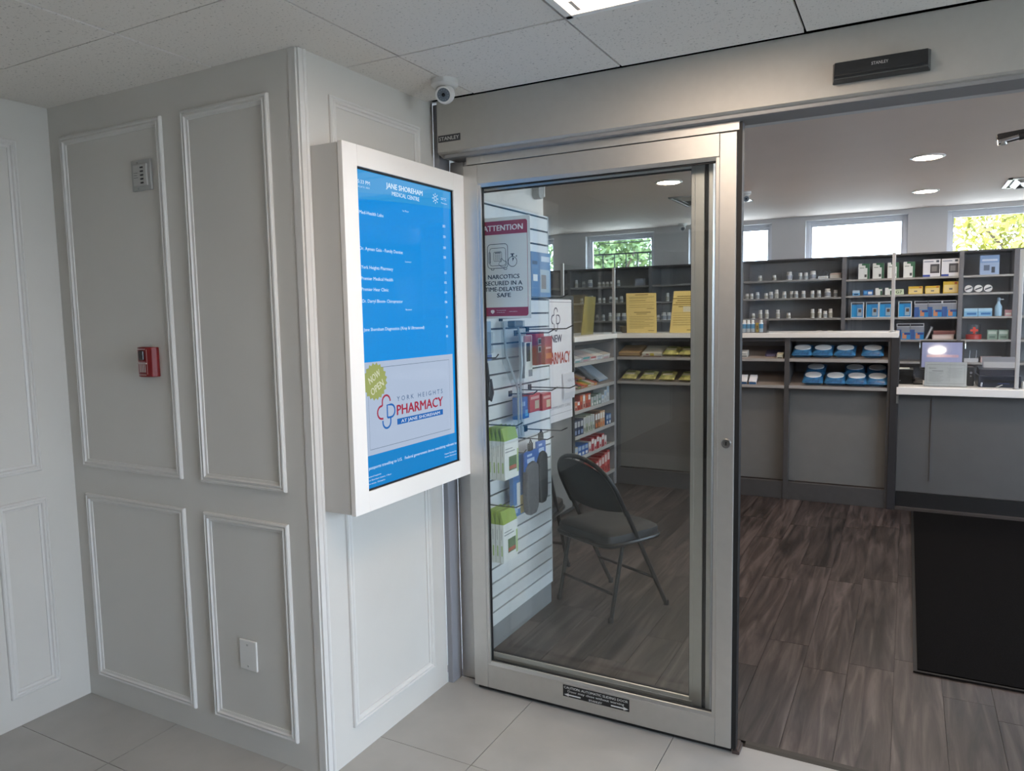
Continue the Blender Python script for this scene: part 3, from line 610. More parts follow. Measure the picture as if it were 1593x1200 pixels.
HK = [(2.70, 1.035, .20, 'black slatwall hook holding the upper green-topped boxes'), (2.685, .690, .20, 'black slatwall hook holding the lower green-topped boxes'), (2.925, .875, .10, 'black slatwall hook holding the tall blue pack'), (3.00, .93, .20, 'black slatwall hook holding the grey wrist brace'), (3.112, .955, .22, 'black slatwall hook holding the black brace'), (3.145, 1.43, .24, 'black slatwall hook holding the red upright box'), (3.026, 1.415, .20, 'black slatwall hook holding the white accessory card'), (2.962, 1.14, .14, 'black slatwall hook holding the small blue box'), (3.052, 1.15, .20, 'black slatwall hook holding the left small red box'), (3.16, 1.152, .25, 'black slatwall hook holding the right small red box'), (3.14, 1.575, .22, 'black slatwall hook under the large blue photo box'), (2.70, 1.49, .12, 'black slatwall hook holding the pale blue blister pack'), (2.685, 1.32, .10, 'black slatwall hook holding the coiled black cable'), (2.885, 1.485, .12, 'black slatwall hook holding the long clear plastic sleeve')]
for h_ in HK: hook(*h_)

def carton(name, label, cat, loc, w, h, d, base, art=(), rz=0., tilt=0., group=None, roll_=0.):
    mb = MB().box(-w/2, w/2, 0, d, 0, h, 0); mats = [base]; fr = ((0,0,0), (1,0,0), (0,0,1), (0,-1,0))
    for k, (u0, v0, u1, v1, m_) in enumerate(art):
        if m_ not in mats: mats.append(m_)
        mb.rect((u0-.5)*w, v0*h, (u1-.5)*w, v1*h, fr, .0003+.0002*k, mats.index(m_))
    o = build(name, mb, mats, org=(0,0,0), label=label, cat=cat, group=group)
    o.location = Vector(loc)*S; o.rotation_euler = (tilt, roll_, rz); ORG[o.name] = Vector(loc)
    return o
R90 = PI/2
GRN, LGRN, WHT, DGRY = M('#8fa838', .45), M('#7fa05a', .5), M('#e4e6e3', .45), M('#4a4d50', .5)
REDP, BLUP, NAVY, ORNG, YELP, SKYB, BRN, TEAL = M('#b3242b', .4), M('#1f5fb0', .4), M('#1c2a4a', .4), M('#d2743a', .45), M('#e0bf3f', .45), M('#5fa9dc', .45), M('#7a5138', .5), M('#3f9c9a', .45)
def green_box(x, y, z, which, tier, n_):
    lab = '%s green-topped white box from the wall on the %s slatwall hook' % (ORD[which], tier)
    t_ = thing('hang_box', (x, y, z), lab, 'box', 'green-topped boxes on the %s hook' % tier, world=False)
    d_ = .018; w_ = .062; h_ = .165
    build('carton', MB().box(0, d_, -w_, w_, 0, h_), WHT, t_)
    build('hang_tab', MB().prism([(0, h_), (d_, h_), (.004, h_+.055), (.0, h_+.055)], 'y', -w_+.002, w_-.002), GRN, t_)
    fr = ((d_, 0, 0), (0,1,0), (0,0,1), (1,0,0)); fs = ((0, -w_, 0), (1,0,0), (0,0,1), (0,-1,0))
    pr2 = MB().rect(-.025, .035, .045, .095, fr, .0004, 0).rect(-.02, .04, .04, .055, fr, .0006, 1).rect(-w_+.006, .115, .03, .12, fr, .0004, 2).rect(-w_+.006, .128, .01, .132, fr, .0004, 2).rect(.048, .02, w_, .12, fr, .0004, 3).rect(.006, .03, .012, .075, fs, .0004, 3).rect(.007, .1, .009, .145, fs, .0004, 2)
    build('print', pr2, [M('#4f6f45', .5), M('#b0503a', .5), M('#8b9094', .5), M('#a9c27a', .5)], t_)
for k in range(4):
    green_box(-1.545+.0205*k, 2.713, .810, k, 'upper', 4); green_box(-1.545+.0205*k, 2.692, .460, k, 'lower', 4)
carton('photo_box', 'large blue product box with photo high on the slatwall', 'box', (-1.52, 3.138, 1.582), .206, .205, .075, M('#4f7fae', .4), [(.0,.0,.45,1,M('#3f6f9f',.4)), (.45,.1,.95,.62,M('#9fb2bf',.45)), (.5,.18,.75,.5,M('#77706a',.5)), (.5,.8,.95,.92,M('#c5d4e2',.4)), (.05,.72,.3,.8,M('#22374f',.4)), (.08,.35,.3,.5,WHT)], rz=R90)
carton('red_box', 'tall red box with two white icons hanging on the slatwall', 'box', (-1.535, 3.145, 1.262), .088, .155, .05, REDP, [(.25,.62,.70,.82,WHT), (.25,.38,.70,.58,WHT), (.32,.66,.62,.78,BLK2), (.36,.42,.58,.54,BLK2)], rz=R90)
carton('red_pack', 'red pack with orange lettering beside the tall red box', 'pack', (-1.48, 3.124, 1.268), .078, .13, .02, M('#a83a36', .4), [(.1,.2,.9,.4,M('#c9703a',.45)), (.1,.55,.8,.62,M('#d8a9a0',.45))], rz=R90)
carton('accessory_card', 'white card with dark tool and red header on the slatwall', 'pack', (-1.545, 3.026, 1.210), .112, .195, .012, WHT, [(.0,.0,.28,.85,DGRY), (.45,.38,.8,.82,BLK2), (.2,.84,.95,.99,M('#b06a68',.45)), (.62,.02,.98,.18,M('#8a8d92',.5))], rz=R90)
carton('small_blue_box', 'small blue box hanging left of two red boxes', 'box', (-1.53, 2.962, 1.028), .095, .098, .035, BLUP, [(.6,.1,.9,.4,SKYB), (.1,.6,.6,.8,M('#8fb0de',.4))], rz=R90)
carton('small_red_box', 'left one of two small red boxes hanging on slatwall', 'box', (-1.52, 3.052, 1.050), .108, .085, .04, REDP, [(.5,.15,.9,.6,M('#b9a98f',.45)), (.1,.7,.9,.85,M('#d09a94',.45))], rz=R90, group='small red hanging boxes')
carton('small_red_box', 'right one of two small red boxes, nearest the banner', 'box', (-1.51, 3.160, 1.046), .095, .080, .04, REDP, [(.45,.15,.9,.6,M('#c9b393',.45)), (.1,.7,.9,.85,M('#d09a94',.45))], rz=R90, group='small red hanging boxes')
carton('blue_pack', 'tall blue pack with white bottle picture on the slatwall', 'pack', (-1.545, 2.925, .585), .108, .28, .02, M('#3a76b5', .4), [(.05,.6,.95,1,M('#2f66a8',.4)), (.30,.12,.62,.55,WHT), (.6,.02,.95,.32,M('#cdbb7c',.45)), (.08,.06,.35,.2,M('#a9c4e0',.4))], rz=R90)
def brace(y, z, label, dark, wd):
    t_ = thing('brace_pack', (-1.52, y, z), label, 'brace', world=False)
    build('card', bx(-.008, .0, -wd, wd, .21, .30), M('#2a63b4', .4), t_)
    build('clip', MB().box(-.008, .004, -.018, .018, .30, .335).tube([(0, -.012, .335), (0, 0, .352), (0, .012, .335)], .003, 6), BLK2, t_)
    pts = [(-wd*.9, .22), (-wd, .12), (-wd*.85, .02), (-wd*.4, 0), (wd*.5, 0), (wd*.9, .03), (wd, .14), (wd*.92, .23), (wd*.3, .25), (-wd*.4, .245)]
    build('pouch', MB().prism([(a, b) for a, b in pts], 'x', -.016, .014), dark, t_, bevel=.008)
    build('print', MB().rect(-wd*.6, .245, wd*.6, .265, ((.0005,0,0),(0,1,0),(0,0,1),(1,0,0)), 0.).rect(-wd*.6, .275, wd*.2, .285, ((.0005,0,0),(0,1,0),(0,0,1),(1,0,0)), 0.), M('#b9cbe6', .4), t_)
brace(3.00, .575, 'grey mesh wrist brace on a blue card, hanging', M('#55565a', .7, noise=.3, nscale=90), .062)
brace(3.112, .605, 'black brace on a blue card nearest the slatwall end', M('#1d1f23', .7), .048)
t_ = thing('blister_pack', (-1.56, 2.70, 1.307), 'pale blue blister pack at the left edge of the slatwall', 'pack')
build('card', bx(-1.566, -1.562, 2.668, 2.728, 1.307, 1.475), M('#8aa3bd', .4), t_); build('blister', bx(-1.562, -1.545, 2.678, 2.718, 1.34, 1.43), FILM, t_, bevel=.004); build('label_band', bx(-1.5618, -1.5605, 2.668, 2.728, 1.31, 1.333), M('#3e5fa0', .4), t_)
build('cable_coil', MB().tube([(-1.565, 2.676, 1.30), (-1.56, 2.672, 1.24), (-1.56, 2.680, 1.18), (-1.56, 2.695, 1.145), (-1.56, 2.712, 1.15), (-1.56, 2.708, 1.20), (-1.56, 2.690, 1.25), (-1.563, 2.686, 1.30)], .007, 8).tube([(-1.552, 2.685, 1.22), (-1.552, 2.678, 1.16), (-1.552, 2.70, 1.14), (-1.552, 2.716, 1.17), (-1.552, 2.70, 1.23)], .006, 8), M('#2a2c30', .5), label='coiled black cable hanging at the left of the slatwall', cat='cable', smooth=True)
t_ = thing('clear_sleeve', (-1.53, 2.89, .95), 'long clear plastic tubing sleeve hanging from the slatwall', 'plastic sleeve')
CL = M('#c3ccd2', .15, name='milky_tubing')
for a in ([(-1.545, 2.81, 1.47), (-1.54, 2.815, 1.33), (-1.53, 2.86, 1.24), (-1.53, 2.905, 1.17), (-1.53, 2.91, .955)], [(-1.545, 2.93, 1.47), (-1.54, 2.955, 1.40), (-1.535, 2.955, 1.28), (-1.53, 2.93, 1.2), (-1.53, 2.935, .955)]):
    build('tubing', MB().tube(a, .0055, 8), CL, t_, smooth=True)
build('film', MB().prism([(2.795, 1.475), (2.965, 1.475), (2.97, 1.28), (2.945, 1.19), (2.945, .95), (2.895, .95), (2.89, 1.18), (2.80, 1.30)], 'x', -1.552, -1.522), FILM, t_)
build('clip', bx(-1.56, -1.52, 2.87, 2.95, 1.445, 1.475), M('#55606a', .3), t_, bevel=.006)

# ------------------------------------------------------------------ folding chairs
def make_chair(loc, rz, label):
    c = thing('folding_chair', loc, label, 'chair', 'black folding chairs by the slatwall', rz=rz, world=False)
    TUB = M('#1b1a1b', .35, metal=.3, name='black_enamel_tube'); PAD = M('#1d1c1e', .55, bump=.15, bscale=160, name='black_vinyl')
    hw = .205
    for sgn in (-1, 1):
        u = sgn*hw
        build('front_leg', MB().tube([(u, .19, .012), (u, -.09, .538)], .0115, 10), TUB, c, smooth=True)
        build('rear_leg', MB().tube([(sgn*.196, -.185, .012), (sgn*.196, -.10, .40)], .011, 10), TUB, c, smooth=True)
        for (yy, uu) in ((.1935, u), (-.187, sgn*.196)): build('foot_cap', MB().lathe([(.014, 0), (.014, .02), (.0125, .026)], (uu, yy, 0), 10), BLACK, c)
        build('hinge_plate', bx(sgn*.186, sgn*.190, -.10, .0, .375, .405), TUB, c)
    bp = []
    for k in range(25):                    # hoop of the back: rounded arch in the leaning plane
        a = PI*k/24; uu = hw*math.cos(a)*(1 if abs(math.cos(a)) < .98 else 1); h_ = .60+.20*math.sin(a)**.75
        bp.append((uu, .19-(h_/.538)*.28*1.0, h_))
    def lean(h_): return .19-.5323*h_
    hoop = [(hw, lean(.52), .52)]+[(p[0], lean(p[2]), p[2]) for p in bp]+[(-hw, lean(.52), .52)]
    build('back_frame', MB().tube(hoop, .0115, 10), TUB, c, smooth=True)
    N_, L_ = 14, 10; pv = []; pf = []
    for side in (0, 1):
        for j in range(L_+1):
            for i in range(N_+1):
                s_ = -1+2*i/N_; tt = j/L_
                top = .60+.188*(max(0, 1-(abs(s_)*.96)**2))**.42
                bot = .535+.018*(1-s_*s_)*-1
                h_ = bot+(top-bot)*tt; uu = s_*(hw-.006)
                bulge = .016*(1-s_**4)*(1-(2*tt-1)**4)
                curve = -.030*(1-s_*s_)
                pv.append((uu, lean(h_)+curve+(.004+bulge if side else -.004-bulge*.3), h_))
    W_ = N_+1
    for side in (0, 1):
        o0 = side*(L_+1)*W_
        for j in range(L_):
            for i in range(N_):
                q_ = [o0+j*W_+i, o0+j*W_+i+1, o0+(j+1)*W_+i+1, o0+(j+1)*W_+i]; pf.append(q_ if side == 0 else q_[::-1])
    o1 = (L_+1)*W_
    ring = [j*W_ for j in range(L_+1)]; ring = list(range(W_))+[j*W_+N_ for j in range(1, L_+1)]+[L_*W_+i for i in range(N_-1, -1, -1)]+[j*W_ for j in range(L_-1, 0, -1)]
    for a_, b_ in zip(ring, ring[1:]+ring[:1]): pf.append((b_, a_, a_+o1, b_+o1))
    build('backrest', MB().add(pv, pf), PAD, c, smooth=True)
    sp = []
    for k in range(32):
        a = 2*PI*k/32; e = .35
        sp.append((.208*math.copysign(abs(math.cos(a))**e, math.cos(a)), -.02+.195*math.copysign(abs(math.sin(a))**e, math.sin(a))))
    prof = [(.93, .372), (1.0, .380), (1.0, .412), (.985, .424), (.90, .434), (.55, .437), (.01, .438)]
    sv = [(p[0]*k_, (p[1]+.02)*k_-.02, h_) for k_, h_ in prof for p in sp]; n = 32
    sf = [[j*n+i, j*n+(i+1) % n, (j+1)*n+(i+1) % n, (j+1)*n+i] for j in range(len(prof)-1) for i in range(n)]+[list(range(n))[::-1]]
    build('seat', MB().add(sv, sf), PAD, c, smooth=True)
    build('seat_rim', MB().tube([(p[0]*1.005, (p[1]+.02)*1.005-.02,   .380) for p in sp], .012, 8, closed=True), TUB, c, smooth=True)
    build('crossbar', MB().tube([(-hw, .10, .168), (hw, .10, .168)], .008, 8), TUB, c, smooth=True)
    build('crossbar', MB().tube([(-.196, -.158, .132), (.196, -.158, .132)], .008, 8), TUB, c, smooth=True)
    return c
ch = make_chair((-1.327, 3.521, 0), math.radians(-26), 'black padded folding chair standing beside the slatwall')
c2 = copy_tree(ch); c2.location = Vector((-1.925, 3.70, 0))*S; c2.rotation_euler = (0, 0, math.radians(8)); c2['label'] = 'second black folding chair, mostly hidden behind the slatwall end'

# ------------------------------------------------------------------ banner board and counters
bd = thing('banner_board', (-2.26, 4.75, 0), 'tall grey board in a black frame carrying the banner', 'board')
build('board', bx(-2.30, -2.245, 4.20, 5.13, .02, 1.61), M('#7c7b7a', .5, noise=.05, nscale=5), bd)
build('frame', MB().box(-2.31, -2.236, 5.13, 5.165, 0, 1.635).box(-2.31, -2.236, 4.17, 4.20, 0, 1.635).box(-2.31, -2.236, 4.20, 5.13, 1.61, 1.635).box(-2.31, -2.236, 4.20, 5.13, 0, .02), M('#2b2b2d', .5), bd)
bn = thing('pharmacy_banner', (-2.235, 4.83, .72), 'white NEW PHARMACY paper banner partly hidden by the slatwall', 'banner')
BF = ((-2.232, 0, 0), (0,1,0), (0,0,1), (1,0,0))
build('sheet', bx(-2.2435, -2.2325, 4.60, 5.12, .722, 1.605), M('#e3e3e8', .6), bn)
build('fold_sheet', MB().prism([(-2.233, .90), (-2.222, .87), (-2.212, .92), (-2.224, 1.06), (-2.232, 1.06)], 'y', 4.93, 5.135), M('#d9dae0', .6), bn)
rb_ = MB().text('PHARMACY', 4.866, 1.143, BF, h=.086, w=.435, off=.0008, bold=.03, align='c')
build('red_lettering', rb_, M('#b5483a', .5), bn)
nb = MB().text('NEW', 4.848, 1.298, BF, h=.056, w=.178, off=.0008, bold=.03, align='c')
bq = .030; bz = 1.462; by_ = 4.838
nb.ribbon(arc(by_, bz+.052, bq, 0, 180)+[(by_-bq, bz+.03)], .010, BF, .0008).ribbon([(by_-bq, bz+.03)]+arc(by_-.045, bz, bq, 90, 270), .010, BF, .0008).ribbon([(by_+.008, bz-.03), (by_+.008, bz+.03)]+arc(by_+.04, bz, bq, 90, -90)+[(by_+.008, bz-.03)], .010, BF, .0008).ribbon([(by_-bq, bz-.03)]+arc(by_, bz-.052, bq, 180, 360)+[(by_+bq, bz-.03)], .010, BF, .0008)  .rect(4.61, 1.585, 5.115, 1.588, BF, .0008)
build('dark_lettering', nb, M('#3b3a58', .5), bn)
build('small_print', MB().text('OPEN   YOUR', 4.70, .955, BF, h=.025, w=.2, off=.0008).text('HEALTH', 5.03, 1.0, ((-2.213,0,0),(0,1,0),(0,0,1),(1,0,0)), h=.022, w=.12, off=.012, align='c').text('COMMUNITY CARE', 4.9, .815, BF, h=.022, w=.36, off=.0008, align='c').rect(4.60, .775, 5.12, .778, BF, .0008), M('#9698a4', .5), bn)

CY = 6.10
def counter_bay(x0, x1, label):
    c = thing('display_counter', ((x0+x1)/2, CY+.2, 0), label, 'counter', 'tall display counter bays')
    build('side_panel', bx(x0, x0+.018, CY, CY+.45, 0, 1.284), LAM2, c); build('side_panel', bx(x1-.018, x1, CY, CY+.45, 0, 1.284), LAM2, c)
    build('back_panel', bx(x0+.018, x1-.018, CY+.36, CY+.38, .14, 1.284), LAM, c)
    build('lower_panel', bx(x0+.018, x1-.018, CY+.075, CY+.09, .14, .90), LAMP, c)
    build('toe_kick', bx(x0+.018, x1-.018, CY+.004, CY+.03, 0, .140), LAM2, c, bevel=.002)
    build('fascia', bx(x0+.018, x1-.018, CY+.02, CY+.04, 1.255, 1.284), LAM2, c)
    for z_ in (1.112, .902):
        sh = build('shelf', MB().prism([(CY-.004, z_-.012), (CY-.004, z_+.004), (CY+.30, z_+.094), (CY+.30, z_+.080)], 'x', x0+.018, x1-.018), SHELFT, c)
        build('lip', bx(x0+.018, x1-.018, CY-.010, CY-.003, z_-.014, z_+.008), SHELF, sh)
    return c
counter_bay(-2.245, -1.54, 'grey display counter bay holding the yellow bags')
counter_bay(-1.54, -.828, 'grey display counter bay with nearly empty shelves')
counter_bay(-.828, -.105, 'grey display counter bay holding the blue wipes packs')
ep = thing('counter_end_post', (-.08, CY+.1, 0), 'dark end post between the tall and the low counter', 'post')
build('post', bx(-.105, -.050, CY-.012, CY+.5, 0, 1.284), M('#302f31', .5), ep, bevel=.002); build('bracket', MB().box(-.062, -.046, CY-.02, CY-.012, .80, .86).lathe([(.006, CY-.026), (.006, CY-.018)], (-.054, 0, .83), 10, 'y'), CHROME, ep)
lc = thing('low_counter', (.8, CY+.2, 0), 'low grey service counter in front of the printer', 'counter')
build('front_panel', bx(-.048, 1.60, CY+.06, CY+.08, .132, .866), M('#5f5e5d', .55, noise=.04, nscale=6, name='scuffed_grey_panel'), lc)
build('toe_kick', bx(-.048, 1.60, CY+.03, CY+.05, .0, .132), M('#1d1c1c', .5), lc); build('base_strip', bx(-.048, 1.60, CY+.0, CY+.03, 0, .022), M('#4a4340', .5), lc)
build('upright_strip', bx(.168, .182, CY+.052, CY+.06, .22, .866), M('#5a5a5b', .5), lc)
build('side_panel', bx(1.60, 1.62, CY+.02, CY+.6, 0, .866), LAM2, lc); build('back_panel', bx(-.048, 1.60, CY+.45, CY+.46, 0, .866), LAM2, lc)
build('low_worktop', bx(-.062, 1.66, CY-.015, CY+.62, .866, .922), TOP, label='white worktop of the low service counter', cat='worktop', bevel=.004)
build('counter_worktop', MB().prism([(-2.255, 5.16), (-2.72, 5.16), (-2.72, CY+.52), (-.058, CY+.52), (-.058, CY-.018), (-2.225, CY-.018), (-2.225, 5.16)], 'z', 1.284, 1.322), TOP, label='white L-shaped worktop on the tall display counters', cat='worktop', bevel=.003)
ls = thing('side_display_counter', (-2.4, 5.63, 0), 'grey display counter with candy and medicine beside the banner', 'counter')
LX0, LX1, LY0, LY1 = -2.62, -2.242, 5.167, 6.10
build('side_panel', bx(LX0, LX1, LY0, LY0+.018, 0, 1.284), LAM2, ls); build('side_panel', bx(LX0, LX1, LY1-.05, LY1, 0, 1.284), LAM, ls)
build('back_panel', bx(LX0, LX0+.012, LY0+.018, LY1-.05, 0, 1.284), LAM, ls); build('toe_kick', bx(LX1-.03, LX1-.012, LY0+.018, LY1-.05, 0, .125), LAM2, ls)
build('fascia', bx(LX1-.04, LX1-.02, LY0+.018, LY1-.05, 1.255, 1.284), LAM2, ls)
LSZ = (1.112, .905, .745, .546, .375, .135)
for k, z_ in enumerate(LSZ):
    if k < 2: sh = build('shelf', MB().prism([(LX1+.002, z_-.012), (LX1+.002, z_+.004), (LX1-.30, z_+.094), (LX1-.30, z_+.08)], 'y', LY0+.018, LY1-.05), SHELFT, ls)
    else: sh = build('shelf', bx(LX0+.012, LX1-.004, LY0+.018, LY1-.05, z_-.014, z_), SHELF, ls)
    build('lip', bx(LX1-.003, LX1+.004, LY0+.018, LY1-.05, z_-.020, z_+.006), M('#b1afab', .45), sh)

# acrylic shields on the counters
def shield(label, fn, posts):
    s_ = thing('acrylic_shield', (posts[0][0], posts[0][1], posts[0][2]), label, 'screen')
    build('sheet', fn, PLEXI, s_)
    for (px, py, za, zb) in posts:
        p = build('post', bx(px-.012, px+.012, py-.010, py+.010, za, zb), M('#c0bfbd', .35, metal=.3), s_, bevel=.002)
        build('foot', MB().lathe([(.022, za), (.022, za+.006)], (px, py, 0), 12), STEEL, p)
shield('clear acrylic shield on the side counter behind the banner', bx(-2.343, -2.337, 5.21, 6.06, 1.322, 1.878), [(-2.34, 5.20, 1.322, 1.885)])
shield('clear acrylic shield on the tall counter with yellow notices', bx(-2.26, -.125, 6.143, 6.149, 1.322, 1.888), [(-2.275, 6.146, 1.322, 1.893)])
shield('clear acrylic shield between the tall and low counter posts', bx(-.085, .655, 6.143, 6.149, .922, 1.888), [(-.104, 6.146, 1.322, 1.905)])
shield('clear acrylic shield at the right of the low counter', bx(.69, 1.55, 6.143, 6.149, .922, 1.888), [(.675, 6.146, .922, 1.885), (1.57, 6.146, .922, 1.885)])

# notices
def notice(label, pts, y, rows, mark):
    n_ = thing('yellow_notice', (sum(p[0] for p in pts)/4, y, min(p[1] for p in pts)), label, 'notice', 'yellow notices on the shield')
    build('sheet', MB().prism(pts, 'y', y, y+.002), M('#efd78c', .6, name='yellow_paper'), n_)
    fr = ((0, y, 0), (1,0,0), (0,0,1), (0,-1,0)); pm = MB()
    u0, u1 = pts[0][0]+.018, pts[1][0]-.018
    for (v_, a, b, h_) in rows: pm.rect(u0+(u1-u0)*a, v_, u0+(u1-u0)*b, v_+h_, fr, .0006)
    build('print', pm, M('#a08a4a', .6), n_)
    if mark: build('white_box', MB().rect(*mark, fr, .0008), M('#e6e0c8', .6), n_)
rows = [(1.648, .25, .75, .008), (1.630, .02, .98, .004), (1.62, .02, .7, .003), (1.600, .02, .65, .005), (1.585, .02, .98, .003), (1.562, .02, .98, .003), (1.545, .02, .9, .003), (1.530, .7, .98, .006), (1.498, .2, .85, .008), (1.485, .3, .7, .006)]+[(1.465-.014*k, .03, (.98, .8, .95, .6)[k % 4], .003) for k in range(8)]+[(1.342, .75, .98, .006)]
notice('yellow paper notice on the shield, left one of two', [(-2.153, 1.326), (-1.886, 1.326), (-1.892, 1.664), (-2.158, 1.668)], 6.134, rows, None)
rows2 = [(1.625-.017*k, (.2, .05, .2, .15, .05, .25)[k], (.98, 1, .98, .98, .98, .9)[k], .008) for k in range(6)]+[(1.49-.02*k, .05, (.95, .7, .98)[k % 3], .003) for k in range(6)]+[(1.345, .55, .95, .008)]
notice('yellow paper notice half hidden by the pane stile', [(-1.776, 1.326), (-1.505, 1.326), (-1.474, 1.67), (-1.738, 1.674)], 6.134, rows2, (-1.66, 1.50, -1.58, 1.545))
n_ = thing('side_notice', (-2.33, 5.78, 1.326), 'olive back of a yellow notice on the side shield', 'notice')
build('sheet', MB().prism([(5.575, 1.326), (5.83, 1.326), (5.90, 1.64), (5.66, 1.64)], 'x', -2.349, -2.345), M('#9a8d48', .7), n_)

# ------------------------------------------------------------------ back shelves
bs = []
BZ = 7.80
def back_bay(x0, x1, levels, label):
    c = thing('shelf_unit', ((x0+x1)/2, BZ+.2, 0), label, 'shelf unit', 'dark shelf units along the back wall')
    UPR = M('#6f6e71', .5, name='grey_upright'); build('upright', bx(x0, x0+.018, BZ, BZ+.38, 0, 2.0), UPR, c); build('upright', bx(x1-.018, x1, BZ, BZ+.38, 0, 2.0), UPR, c)
    build('back_panel', bx(x0+.018, x1-.018, BZ+.34, BZ+.355, 0, 1.985), LAM, c); build('top_board', bx(x0+.018, x1-.018, BZ, BZ+.38, 1.985, 2.0), LAM2, c)
    for z_ in levels: build('shelf', bx(x0+.018, x1-.018, BZ+.005, BZ+.34, z_-.018, z_), SHELF, c)
    return c
LV1 = (1.797, 1.618, 1.416, 1.21, 1.0, .78, .5); LV2 = (1.779, 1.624, 1.412, 1.205, .999, .78, .5)
back_bay(-4.40, -3.43, LV1, 'dark back-wall shelf unit farthest left behind the banner')
back_bay(-3.43, -2.47, LV1, 'dark back-wall shelf unit below the grilled window')
back_bay(-2.47, -1.51, LV1, 'dark back-wall shelf unit behind the door stile')
back_bay(-1.51, -.555, LV1, 'dark back-wall shelf unit with rows of pill bottles')
back_bay(-.555, .408, LV2, 'dark back-wall shelf unit with boxed meters and kits')
back_bay(.408, .82, LV2, 'narrow dark back-wall shelf unit with tins and boxes')
back_bay(.82, 1.80, LV2, 'dark back-wall shelf unit beyond the right edge')

def make_bottle(kind):
    r0, h0 = {'small': (.020, .055), 'mid': (.020, .068), 'tall': (.019, .088), 'big': (.028, .082)}[kind]
    b = thing('pill_bottle', (0,0,0), 'x', 'bottle', world=False)
    hb = h0*.72
    build('body', MB().lathe([(r0*.9, 0), (r0, .003), (r0, hb-.006), (r0*.8, hb)], n=12), M('#f0f0ec', .4), b, smooth=True)
    build('cap', MB().lathe([(r0*.86, hb), (r0*.86, h0-.002), (r0*.8, h0)], n=12), M('#ecebe8', .35), b, smooth=True)
    v = []; n = 10
    for zz in (hb*.15, hb*.78):
        for i in range(n+1):
            a = PI+PI*i/n; v.append((r0*1.02*math.cos(a), r0*1.02*math.sin(a), zz))
    build('label_wrap', MB().add(v, [(i, i+1, n+2+i, n+1+i) for i in range(n)]), {'small': M('#b5b3a8', .5), 'mid': M('#a9aeb0', .5), 'tall': M('#c2bfb2', .5), 'big': M('#a8adb8', .5)}[kind], b)
    return b
PROTO = {}
def bottle(kind, x, y, z, label, group):
    if kind not in PROTO: b = PROTO[kind] = make_bottle(kind)
    else: b = copy_tree(PROTO[kind])
    b.location = Vector((x, y, z))*S; b.rotation_euler = (0, 0, random.uniform(-.5, .5)); b['label'] = label; b['group'] = group
BAYN = {'A': 'bottle-row bay', 'D': 'bay under the grilled window', 'E': 'bay behind the yellow notice'}
def row(bay, lev, z, items, shelfname):
    for i, (x, k_) in enumerate(items):
        bottle(k_, x, BZ+.075+random.uniform(0, .03), z, '%s white pill bottle from the left on the %s shelf, %s' % (ORD[i], shelfname, BAYN[bay]), 'pill bottles on the back-wall shelves')
row('A', 1, LV1[0], [(-1.343,'small'), (-1.207,'small'), (-1.062,'big'), (-.960,'mid'), (-.908,'mid'), (-.844,'big')], 'top')
row('A', 2, LV1[1], list(zip([-1.472,-1.427,-1.368,-1.282,-1.235,-1.183,-1.108,-1.040,-.995,-.927,-.846,-.785,-.705,-.633], ['small','small','mid','small','mid','tall','mid','mid','mid','mid','mid','mid','big','mid'])), 'second')
row('A', 3, LV1[2], list(zip([-1.407,-1.338,-1.276,-1.165,-1.064,-.841,-.772,-.723,-.676], ['small','tall','tall','tall','small','tall','tall','mid','tall'])), 'third')
row('A', 4, LV1[3], [(-.774,'big'), (-.676,'big')], 'fourth')
row('D', 1, LV1[0], list(zip([-3.376,-3.287,-3.199,-3.092,-3.046,-3.0,-2.952,-2.863], ['tall','mid','big','small','small','small','small','mid'])), 'top')
row('D', 2, LV1[1], list(zip([-3.31,-3.25,-3.20,-3.087,-3.04,-2.963,-2.887,-2.83,-2.75,-2.662,-2.59,-2.543], ['small','mid','big','small','small','mid','small','mid','small','big','mid','mid'])), 'second')
row('D', 3, LV1[2], list(zip([-3.251,-3.196,-3.124,-3.044,-2.96,-2.870,-2.803], ['small','small','mid','mid','tall','big','big'])), 'third')
row('E', 2, LV1[1], [(-2.307,'tall')], 'second'); row('E', 3, LV1[2], list(zip([-2.405,-2.345,-2.292,-2.18,-1.98], ['small','big','big','mid','mid'])), 'third')
carton('flat_box', 'flat white box lying right of the top-shelf bottles', 'box', (-.745, BZ+.04, LV1[0]), .09, .026, .08, WHT, [(.1,.2,.9,.7,M('#c5c3bd',.5))])
carton('cream_box', 'cream box at the right end of the top bottle shelf', 'box', (-.632, BZ+.04, LV1[0]), .10, .052, .08, M('#d5cfc6', .5), [(.05,.7,.95,.9,M('#c9a9a0',.5))])
carton('grey_tray', 'pale grey box on the top shelf under the grilled window', 'box', (-2.60, BZ+.05, LV1[0]+.0), .12, .075, .1, M('#9fa6b5', .5), [(.1,.3,.9,.8,M('#aab4c6',.5))])
GB = M('#3d6b52', .45)
for i, x in enumerate((-.385, -.263, -.138, -.006)):
    carton('sensor_box', '%s of four tall white and green boxes on the top shelf' % ORD[i], 'box', (x, BZ+.04, LV2[0]), .095, .145, .09, WHT, [(.8,.0,1,1,GB), (.3,.88,1,1,GB), (.62,.72,1,.88,GB), (.55,.12,.75,.3,M('#4a4c4e',.5)), (.1,.7,.5,.76,M('#9aa39c',.5))], group='tall white and green boxes')
